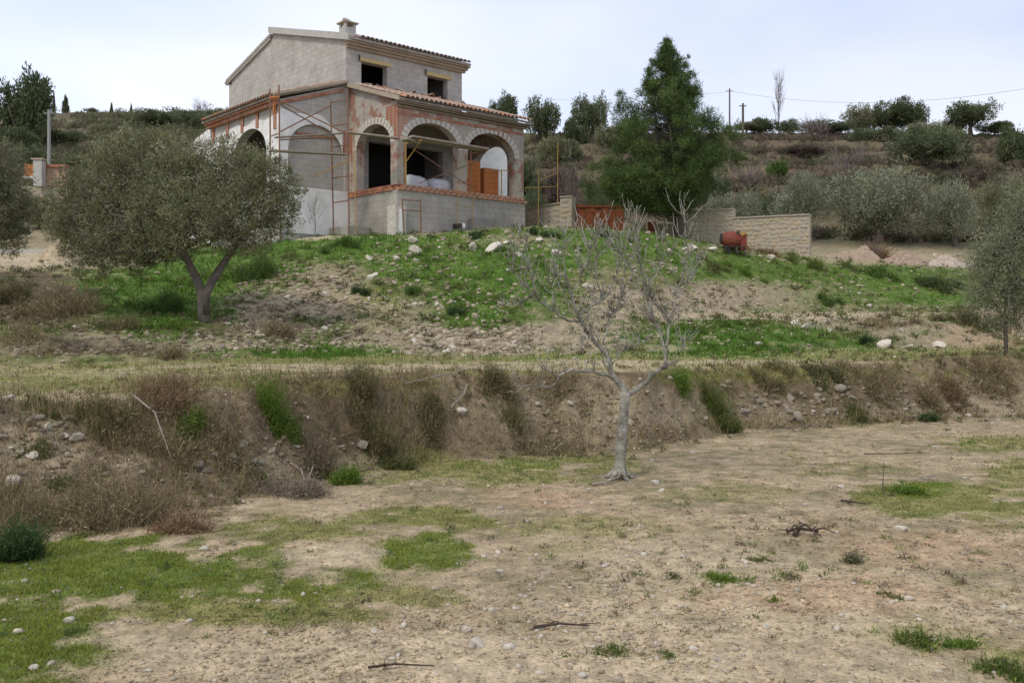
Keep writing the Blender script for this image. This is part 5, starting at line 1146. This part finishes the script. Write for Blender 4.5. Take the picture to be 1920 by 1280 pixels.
# ------------------------------------------------------------------ rocks
rock_v = []
import itertools
def rock_mesh(k, m):
    r = np.random.default_rng(k + 900)
    # subdivided icosphere once, crumpled and cut by planes
    V = [tuple(v) for v in ico]; Fc = [tuple(int(i) for i in f) for f in icoF]; cache = {}
    def mid(a, b):
        key = (min(a, b), max(a, b))
        if key not in cache:
            p = (np.array(V[a]) + np.array(V[b])) / 2; V.append(tuple(p / np.linalg.norm(p))); cache[key] = len(V) - 1
        return cache[key]
    F2 = []
    for a, b, c in Fc:
        ab, bc, ca = mid(a, b), mid(b, c), mid(c, a); F2 += [(a, ab, ca), (b, bc, ab), (c, ca, bc), (ab, bc, ca)]
    A = np.array(V)
    for _ in range(11):
        n_ = r.normal(size=3); n_ /= np.linalg.norm(n_); off = r.uniform(.38, .75); dd = A @ n_; A = A - np.clip(dd - off, 0, None)[:, None] * n_
    A *= 1 + r.uniform(-.05, .05, (len(A), 1))
    return mesh_py('rock', A * .56, F2, m)
RK = [rock_mesh(i, M['stone']) for i in range(5)]; RW = [rock_mesh(i + 5, M['stone_white']) for i in range(5)]
def rock(px, py, wpx, label, white=True, flat=.65, group=None, hpx=None, name='rock'):
    p = hit(px, py); s_ = wpx / F * p.y * .98
    hz = s_ * flat * random.uniform(.85, 1.1)
    o = link(name, random.choice(RW if white else RK), None, (p.x, p.y, p.z + hz * .10), (random.uniform(-.2, .2), random.uniform(-.2, .2), random.uniform(0, 6.28)), (s_, s_ * random.uniform(.7, 1), hz))
    return tag(o, label, 'rock', group)
ROCKS = [
 (127, 1168, 34, 'pale flat rock in the green grass at lower left'), (60, 1254, 28, 'white rock near the bottom left corner'), (380, 1032, 26, 'white stone in green grass below the dry shrub'), (898, 1214, 38, 'flat white rock on the bare dirt near the bottom centre'),
 (700, 1186, 18, 'small pale stone on the dirt left of the flat white rock'), (1228, 908, 26, 'pale round rock at the right foot of the fig tree'), (1240, 922, 20, 'smaller rock just below the pale one by the fig tree'), (1575, 914, 22, 'flat pale stone on the dirt between fig and right grass'),
 (1690, 996, 36, 'thin white slab lying on the dirt at right'), (1512, 948, 16, 'small white stone right of the fig tree on the dirt'), (125, 818, 22, 'round cream rock on the left bank'), (88, 810, 28, 'cream rock beside the round one on the left bank'), (14, 750, 36, 'pale slab at the left edge on top of the lower bank'),
 (60, 855, 26, 'grey rock embedded low in the left bank'), (20, 905, 40, 'large grey boulder in the bank at the left edge'), (777, 472, 34, 'square white block high on the slope below the porch'), (775, 455, 28, 'pale rock stacked behind the square white block'), (887, 468, 32, 'yellowish boulder high on the slope right of the white block'),
 (744, 488, 22, 'white stone left of the square block'), (693, 486, 22, 'white stone on the slope left of the square block group'), (825, 466, 14, 'small white stone between block and yellow boulder'), (693, 522, 26, 'white broken stone mid slope'), (610, 556, 22, 'cream stone on the slope right of the olive trunk'), (540, 558, 18, 'thin white stone on the stony patch by the olive'),
 (610, 618, 20, 'upright white stone near the bottom of the slope'), (610, 661, 12, 'tiny white stone on the grass at the track edge'), (925, 471, 44, 'long white lump of rubble right of the yellow boulder'), (1043, 478, 30, 'bright white lump above the fig branches'), (1145, 454, 18, 'white stone high on slope behind fig top'), (1300, 467, 26, 'cream slab on the crest before the stone wall'), (1335, 470, 22, 'white slab on the crest left of the mixer'),
 (1257, 507, 20, 'white stone on the slope seen through the fig twigs'), (1102, 539, 24, 'white stone mid slope behind the fig crown'), (1655, 650, 44, 'squared pale block at the edge of the track on the right'), (1704, 654, 30, 'low grey stone right of the squared block'), (1759, 649, 28, 'flat white stone on the dirt right of the squared block'), (1423, 647, 20, 'white slab on the bright green patch'),
 (1556, 620, 18, 'pointed pale stone at the upper end of the green patch'), (1511, 613, 22, 'pale slab at the end of the bright green patch'), (1488, 608, 24, 'long cream slab above the bright green patch'), (1350, 790, 22, 'grey stone at the foot of the lower bank, centre right'), (1794, 767, 22, 'white rock low in the bank at far right'), (1445, 486, 26, 'white slab on the crest below the mixer'), (1691, 622, 18, 'small upright pale stone on the dirt mound'),
 (1697, 769, 14, 'small pale stone in the bank, right'), (1256, 713, 16, 'white stone under the right fig stub'), (1010, 452, 20, 'cream stone on the crest behind the fig'), (655, 708, 30, 'tan stone lying on the edge of the lower bank'), (1630, 575, 16, 'small stone at the edge of the upper path'), (970, 480, 22, 'cream stone below the long white lump'), (390, 600, 14, 'white stone at the foot of the forked olive'),
 (865, 778, 30, 'angular tan rock jutting from the middle of the lower bank'), (1180, 800, 22, 'tan rock in the bank just right of the fig trunk'), (1290, 1255, 12, 'tiny stone near the bottom edge, centre right'), (935, 1072, 20, 'thin white stone in the dirt left of centre'), (485, 1128, 14, 'white pebble on the ridge of the lower green'), (360, 1120, 12, 'small white pebble in the lower green left'),
]
for a in ROCKS: rock(a[0], a[1], a[2], a[3])
ORD = ['first', 'second', 'third', 'fourth', 'fifth', 'sixth', 'seventh', 'eighth', 'ninth', 'tenth', 'eleventh', 'twelfth', 'thirteenth', 'fourteenth', 'fifteenth', 'sixteenth', 'seventeenth', 'eighteenth', 'nineteenth', 'twentieth', 'twenty first', 'twenty second', 'twenty third', 'twenty fourth', 'twenty fifth', 'twenty sixth', 'twenty seventh', 'twenty eighth', 'twenty ninth', 'thirtieth']
def rock_field(n, x0, x1, y0, y1, w0, w1, white, label, where, flat=.7):
    xs = sorted(lerp(x0, x1, (i + random.random()) / n) for i in range(n))
    for i, x in enumerate(xs): rock(x, random.uniform(y0, y1), lerp(w0, w1, random.random() ** 1.8), label + ', ' + ORD[i] + ' from the left ' + where, random.random() < white, flat, label + 's ' + where)
rock_field(28, 775, 990, 636, 664, 10, 19, .6, 'pale rock', 'in the rubble row at the slope foot')
rock_field(10, 440, 660, 530, 645, 8, 14, .4, 'small stone', 'on the stony patch')
rock_field(22, 690, 1330, 440, 520, 9, 20, .9, 'small pale stone', 'high on the green slope')
rock_field(14, 640, 920, 520, 630, 9, 16, .9, 'small pale stone', 'low on the green slope')
rock_field(20, 340, 700, 838, 892, 12, 32, .0, 'grey stone', 'in the shrubby left half of the bank')
rock_field(14, 0, 150, 780, 930, 12, 32, .15, 'grey stone', 'in the bank below the left edge slab')
rock_field(18, 1380, 1600, 735, 785, 12, 30, .0, 'tan stone', 'of the crumbling bank wall')
rock_field(16, 1620, 1860, 715, 778, 10, 26, .15, 'tan stone', 'of the far right bank')
rock_field(12, 30, 480, 625, 666, 8, 18, .1, 'grey stone', 'in the small upper bank')
rock_field(12, 960, 1290, 740, 830, 9, 20, .1, 'tan stone', 'in the bare bank behind the fig')
rock_field(8, 1745, 1828, 478, 498, 9, 14, .4, 'pinkish stone', 'on the rubble heap')
# rubble too small to tell apart
def rubble(lst):
    XX, YY, SS = [], [], []
    for (n, x0, x1, y0, y1, w_) in lst:
        for _ in range(n):
            q = hit(random.uniform(x0, x1), random.uniform(y0, y1)); XX.append(q.x); YY.append(q.y); SS.append(random.uniform(.3, .8) * w_ / F * q.y)
    n = len(XX); t = rng.random(n)[:, None]
    o = pebbles('rubble', np.array(XX), np.array(YY), np.array(SS), np.array([.19, .15, .095]) * (1 - t) + np.array([.36, .305, .215]) * t + np.array([.2, .175, .13]) * ((np.array(YY) > 17)[:, None] * rng.random((n, 1)) ** 2), M['pebble']); tag(o, 'loose rubble and small stones on the slope and banks', 'rubble', kind='stuff')
rubble([(500, 440, 680, 500, 655, 10), (380, 760, 1010, 615, 668, 12), (280, 690, 1340, 435, 560, 9), (260, 620, 960, 560, 650, 9), (420, 1080, 1430, 530, 650, 7), (150, 330, 720, 830, 905, 11), (110, 0, 220, 770, 940, 12), (110, 960, 1300, 730, 850, 10), (170, 1350, 1900, 715, 790, 11), (220, 20, 520, 620, 670, 10), (200, 1400, 1800, 480, 620, 7), (160, 580, 900, 500, 640, 8)])
# branches and odd debris
def stick(pts, r_, label, m='wood', name='dead_branch', side=3):
    P3 = [np.array(hit(x, y)) + np.array([0, 0, .02 + h_]) for x, y, h_ in pts]; c = P3[0]
    e = empty(name, c, label, 'branch'); mb = MB(); mb.tube(P3, [lerp(r_, r_ * .4, i / (len(P3) - 1)) for i in range(len(P3))], 6)
    for _ in range(side):
        i = rng.integers(0, len(P3) - 1); p = lerp(P3[i], P3[i + 1], rng.random()); mb.tube([p, p + rng.normal(size=3) * np.array([.04, .04, .008]) + np.array([0, 0, .01]), p + rng.normal(size=3) * np.array([.08, .08, .012]) + np.array([0, 0, .015])], [r_ * .5, r_ * .35, r_ * .15], 4)
    mb.build('branch', M[m], e)
stick([(1110, 912, 0), (1135, 910, .01), (1160, 902, .02), (1168, 893, .05)], .016, 'curved grey root lying at the foot of the fig tree')
stick([(690, 1258, 0), (740, 1256, .01), (815, 1258, 0)], .008, 'thin dark stick near the bottom edge left of centre', 'darkwood')
stick([(1578, 942, 0), (1600, 948, .01), (1630, 950, 0)], .012, 'dark stick on the dirt beside the right hand grass', 'darkwood')
stick([(1655, 930, .03), (1656, 916, .1), (1657, 905, .2)], .006, 'thin dry stalk standing in the dirt at right', 'darkwood')
stick([(1710, 905, 0), (1740, 900, .03), (1775, 900, .01)], .009, 'pale stick lying on the right hand grass')
stick([(1000, 1185, 0), (1050, 1182, .01), (1105, 1180, 0)], .010, 'dark twig bundle on the dirt below centre', 'darkwood')
stick([(1620, 855, 0), (1680, 855, .01), (1740, 853, 0)], .008, 'long thin stick on the dirt at right below the bank', 'darkwood')
stick([(545, 875, 0), (565, 895, .05), (575, 925, .02)], .014, 'pale broken branch in the brush at the foot of the bank')
stick([(620, 860, .05), (590, 890, .1), (570, 930, .02)], .012, 'second pale branch crossing the first in the brush')
stick([(250, 765, .1), (290, 800, .12), (320, 880, .05)], .012, 'grey branch sticking out of the brown shrub on the left bank')
stick([(760, 732, .05), (850, 722, .12), (890, 715, .15)], .010, 'long grey branch lying along the edge of the bank')
stick([(845, 775, .05), (870, 765, .12), (876, 752, .2)], .02, 'pale forked driftwood stub in the middle of the bank')
stick([(625, 645, .02), (650, 636, .05), (672, 628, .05)], .03, 'pale broken board at the foot of the slope', name='broken_board', side=1)
stick([(1490, 1008, 0), (1500, 1004, .03), (1535, 1006, .02)], .02, 'charred log end lying on the dirt at right', 'darkwood', side=6)
stick([(1475, 1003, 0), (1510, 1000, .05), (1540, 1010, .0)], .012, 'charred stick across the charred log', 'darkwood', side=5)
o = rock(1370, 812, 24, 'crumpled black plastic scrap at the foot of the bank', False, .6, name='plastic_scrap'); o.data = o.data.copy(); o.data.materials.clear(); o.data.materials.append(M['black']); o['category'] = 'litter'

# ------------------------------------------------------------------ shrubs and tufts on the banks
def tuft(px, py, wpx, hpx, cols, label, n=900, name='weed_tuft', cat='plant', wd=.006, m='leaf'):
    p = hit(px, py + hpx * .4); d = p.y; w_ = wpx / F * d / 2; h_ = hpx / F * d * .9; dry = m == 'dry'
    k = max(3, int(2.2 * w_ / h_) + (4 if dry else 2)); n = int(n * 1.0)
    cx = rng.normal(size=k) * w_ * .42; cy = rng.normal(size=k) * w_ * .28; ch_ = rng.uniform(.35, 1.0, k); cl = rng.normal(size=(k, 2)) * .35; ci = rng.integers(0, k, n)
    sp = (.16 if dry else .10) * w_ + .02
    bx = cx[ci] + rng.normal(size=n) * sp; by = cy[ci] + rng.normal(size=n) * sp
    bz = terrain(p.x + bx, d + by)[0] - p.z - .02
    B = np.stack([bx, by, bz], 1); hh = h_ * ch_[ci] * rng.uniform(.3, 1.0, n)
    tl = (.75 if dry else .42); lean = np.stack([cl[ci, 0] + rng.normal(size=n) * tl, cl[ci, 1] + rng.normal(size=n) * tl, np.ones(n)], 1); lean /= np.linalg.norm(lean, axis=1, keepdims=True)
    D1 = lean * hh[:, None] * .55; D2 = D1 + (lean + rng.normal(size=(n, 3)) * (.55 if dry else .3) + np.array([0, 0, -.15 if dry else .1])) * hh[:, None] * .5
    if dry:
        lift = (rng.random(n) < .4) * rng.random(n) * hh * .6; B = B + np.stack([0 * lift, 0 * lift, lift], 1)
    col = np.array(cols)[rng.integers(0, len(cols), n)] * rng.uniform(.7, 1.3, (n, 1)); W = np.cross(lean, rng.normal(size=(n, 3))); W /= np.linalg.norm(W, axis=1, keepdims=True); wdt = wd * rng.uniform(.4, 1.1, (n, 1))
    V = np.stack([B - W * wdt * .5, B + W * wdt * .5, B + D1 + W * wdt * .4, B + D1 - W * wdt * .4, B + D2], 1).reshape(-1, 3)
    i = np.arange(n)[:, None] * 5; Fc = np.concatenate([i + [0, 1, 2], i + [0, 2, 3], i + [3, 2, 4]]); CV = np.repeat(col, 5, 0)
    # leaflets along the stems
    nl = int(n * (1.0 if dry else 2.2)); si = rng.integers(0, n, nl); q = rng.uniform(.25, 1, (nl, 1)); Q = B[si] + np.where(q < .55, D1[si] * q / .55, D1[si] + (D2[si] - D1[si]) * (q - .55) / .45)
    LD_ = lean[si] * .6 + rng.normal(size=(nl, 3)) * .7; LD_ /= np.linalg.norm(LD_, axis=1, keepdims=True); ll = (.018 + .0016 * d) * rng.uniform(.5, 1.3, (nl, 1)); LW = np.cross(LD_, rng.normal(size=(nl, 3))); LW /= np.linalg.norm(LW, axis=1, keepdims=True)
    V2 = np.stack([Q - LW * ll * .17, Q + LW * ll * .17, Q + LD_ * ll], 1).reshape(-1, 3); F2 = np.arange(nl * 3).reshape(-1, 3) + len(V)
    C2 = np.repeat(np.array(cols)[rng.integers(0, len(cols), nl)] * rng.uniform(.7, 1.3, (nl, 1)), 3, 0)
    o = link(name, mesh_np(name, np.concatenate([V, V2]), np.concatenate([Fc, F2]), 3, M[m], np.concatenate([CV, C2])), None, p); return tag(o, label, cat)
BG = [(.13, .21, .03), (.18, .26, .045), (.10, .16, .025)]; DG = [(.065, .11, .035), (.085, .14, .04), (.05, .085, .03)]; BRN = [(.215, .17, .088), (.28, .225, .12), (.14, .115, .055), (.36, .295, .17)]; GRY = [(.22, .18, .14), (.15, .12, .09), (.28, .24, .18)]; OLG = [(.15, .165, .055), (.20, .20, .08), (.12, .14, .045)]; RDB = [(.23, .14, .075), (.19, .12, .065), (.29, .21, .12)]
TF = [
 (363, 775, 70, 58, BG, 'bright green feathery weed on the brown bank, left of two', 1500), (515, 772, 66, 84, BG, 'bright green feathery weed on the brown bank, taller right one of two', 1700), (650, 885, 60, 56, BG, 'green weed tuft at the foot of the bank below the feathery pair', 1000), (492, 895, 34, 26, BG, 'small green tuft in the brush at the foot of the bank', 400),
 (20, 1010, 110, 100, DG, 'dark blue green shrub at the left edge of the lower terrace', 2600), (1345, 755, 80, 90, OLG + BG[:1], 'green bushy weed on the bank right of the fig trunk', 1800), (1270, 700, 34, 40, BG, 'bright green weed by the broken right branch of the fig', 500), (1735, 775, 44, 34, DG, 'small blue green shrub at the foot of the bank far right', 700),
 (240, 930, 190, 120, BRN, 'big dry brown twiggy shrub at the foot of the left bank', 3600), (330, 970, 120, 60, RDB, 'reddish dry shrub in front of the big brown one', 1800), (130, 940, 110, 80, BRN, 'dry brown shrub between blue green shrub and big brown shrub', 1600), (310, 730, 110, 60, RDB, 'reddish brown dead shrub on the lip of the bank', 1600), (220, 770, 120, 70, OLG + BRN, 'olive brown shrub on the upper left bank', 1800), (300, 810, 120, 90, BRN, 'dark brown dead shrub on the middle of the left bank', 2400),
 (420, 810, 120, 80, BRN, 'brown brush between the two feathery weeds', 1800), (570, 810, 120, 90, GRY + BRN, 'greyish brown brush right of the taller feathery weed', 2000), (690, 770, 130, 100, BRN + OLG, 'large brown and green brush in the middle of the bank', 2600), (800, 760, 120, 80, BRN + OLG, 'brown brush left of the driftwood stub', 1800), (935, 740, 120, 60, OLG + BRN, 'olive green brush on the bank under the low fig branch', 1400), (740, 860, 120, 50, OLG, 'green brush at the foot of the bank, centre left', 1200),
 (560, 910, 150, 50, GRY, 'heap of grey dead twigs at the foot of the bank', 1700), (1010, 820, 160, 36, BRN, 'brown dead grass at the foot of the bank left of the fig trunk', 1200), (1050, 730, 100, 50, BRN, 'brown dead grass on the bank behind the low fig branch', 900),
 (1420, 690, 120, 40, OLG + BRN, 'olive brush on the lip of the bank right of the fig', 1200), (1530, 695, 110, 40, DG + BRN, 'dark green brush on the lip of the bank, second right of the fig', 1200), (1640, 700, 130, 56, BRN, 'brown brush on the lip of the bank near the squared block', 1600), (1770, 700, 130, 60, RDB + BRN, 'reddish brown brush on the lip of the bank near the right edge', 1700), (1870, 700, 110, 60, BRN, 'brown brush on the lip of the bank by the young olive', 1400), (1600, 760, 80, 40, OLG, 'green weeds in the crumbling dry wall', 700), (1750, 740, 60, 60, BRN, 'dark brush hanging over the far right bank', 900), (1480, 790, 140, 20, GRY, 'grey twigs along the foot of the bank middle right', 700),
 (100, 760, 120, 30, OLG, 'olive weeds on the lip of the left bank', 900), (60, 830, 60, 30, OLG, 'weeds between stones of the left bank', 400), (120, 900, 90, 36, OLG, 'green grey weeds low on the left bank', 700),
 (535, 612, 50, 52, BRN, 'dark brown shrub at the bottom of the slope right of the olive', 1100), (130, 560, 170, 60, BRN, 'wide brown brush on the slope under the wide olive', 2400), (40, 545, 120, 54, OLG + BRN, 'olive brown brush on the slope at the left edge', 1600), (60, 625, 130, 40, BRN, 'brown brush on the small upper bank at the left', 1200), (220, 600, 120, 46, BRN + OLG, 'brown brush left of the forked olive trunk', 1400), (300, 560, 120, 60, BG + DG, 'lush green weeds left of the forked olive trunk', 2000), (330, 605, 70, 30, BG, 'bright green weeds at the foot of the forked olive', 800), (470, 500, 150, 50, DG + BG, 'dark green weeds on the slope right of the olive trunk', 2200),
 (150, 640, 120, 30, GRY, 'grey brush on the small upper bank', 700), (320, 655, 60, 40, BRN, 'dark weeds at the end of the small upper bank', 600), (770, 538, 40, 34, DG + BG, 'round green weed clump mid slope', 600), (675, 540, 34, 30, DG, 'dark green weed clump mid slope left', 500), (860, 580, 40, 24, DG, 'dark weed clump in the bright green area', 400),
 (900, 437, 50, 20, DG, 'dark green shrub on the crest under the porch', 500), (1020, 435, 60, 22, DG, 'dark green shrub on the crest right of the porch', 600), (1130, 432, 50, 22, BG + DG, 'green weeds on the crest before the gate', 500), (640, 455, 80, 24, DG + BG, 'dark green weeds on the crest left of the porch corner', 700), (1555, 555, 60, 26, DG + BG, 'round green clump on the slope above the upper path', 700), (1400, 505, 60, 22, BG, 'green weeds on the slope below the stone wall', 500), (1520, 490, 90, 20, OLG + BG, 'green weeds at the foot of the stone wall end', 700), (1640, 505, 130, 22, DG + BG, 'dark weeds along the top of the right slope', 900), (1780, 530, 120, 40, OLG + DG, 'green brush on the slope left of the young olive', 1400),
 (1635, 468, 60, 50, RDB, 'reddish dry bush standing right of the stone wall', 1200), (1395, 605, 26, 16, DG + BG, 'leafy weed on top of the bright green patch', 300), (1625, 632, 40, 34, DG, 'dark green weed beside the squared block', 600), (1700, 600, 120, 30, BRN, 'brown dead brush on the upper path edge', 1000), (1840, 590, 150, 50, BRN + DG, 'dark brush under the young olive', 1800), (1340, 490, 80, 24, OLG, 'olive weeds on the crest left of the mixer', 600), (1440, 470, 70, 18, RDB, 'dry straw at the foot of the stone wall', 500),
 (1360, 1078, 110, 26, BG, 'bright green grass clump alone on the dirt at right of centre', 700), (1260, 1075, 20, 22, OLG, 'small green sprout left of the grass clump', 120), (1420, 1045, 60, 16, OLG, 'thin green weeds above the grass clump', 220), (1454, 1122, 22, 14, BG, 'tiny green tuft right below the grass clump', 120), (1150, 1215, 80, 24, OLG + BG, 'green grass clump near the bottom centre', 420), (1060, 1225, 26, 18, BG, 'small tuft left of the bottom centre clump', 120), (1250, 1225, 50, 16, OLG + BG, 'low green tuft near the bottom right of centre', 220), (1720, 1190, 90, 40, OLG + BG, 'tall green weeds on the dirt at lower right', 600), (1890, 1240, 90, 50, OLG + BG, 'green weeds in the bottom right corner', 700), (1800, 1195, 40, 40, BG, 'upright green weed left of the corner weeds', 300), (1480, 1075, 20, 20, OLG, 'small sprout on the dirt right of the grass clump', 100), (1672, 1110, 50, 20, OLG, 'thin weeds on the reddish dirt at right', 160), (1600, 1035, 26, 50, OLG + GRY, 'dry upright stalk cluster on the dirt at right', 200), (1715, 915, 80, 30, BG, 'green weed clump in the right hand grass', 700),
]
for a in TF: tuft(*a[:4], a[4], a[5], n=a[6], wd=max(.004, .00045 * 1.0 * hit(a[0], a[1]).y), cat='shrub' if 'shrub' in a[5] or 'brush' in a[5] else 'plant', name='shrub' if ('shrub' in a[5] or 'brush' in a[5]) else 'weed_tuft', m='dry' if a[4] in (BRN, GRY, RDB) else 'leaf')

tt = sum(len(o.data.polygons) for o in scene.objects if o.type == 'MESH'); print('FACES', tt)
scene.render.engine = 'CYCLES'
scene.render.resolution_x = 1024; scene.render.resolution_y = 682
scene.cycles.max_bounces = 6; scene.cycles.diffuse_bounces = 3; scene.cycles.transmission_bounces = 2
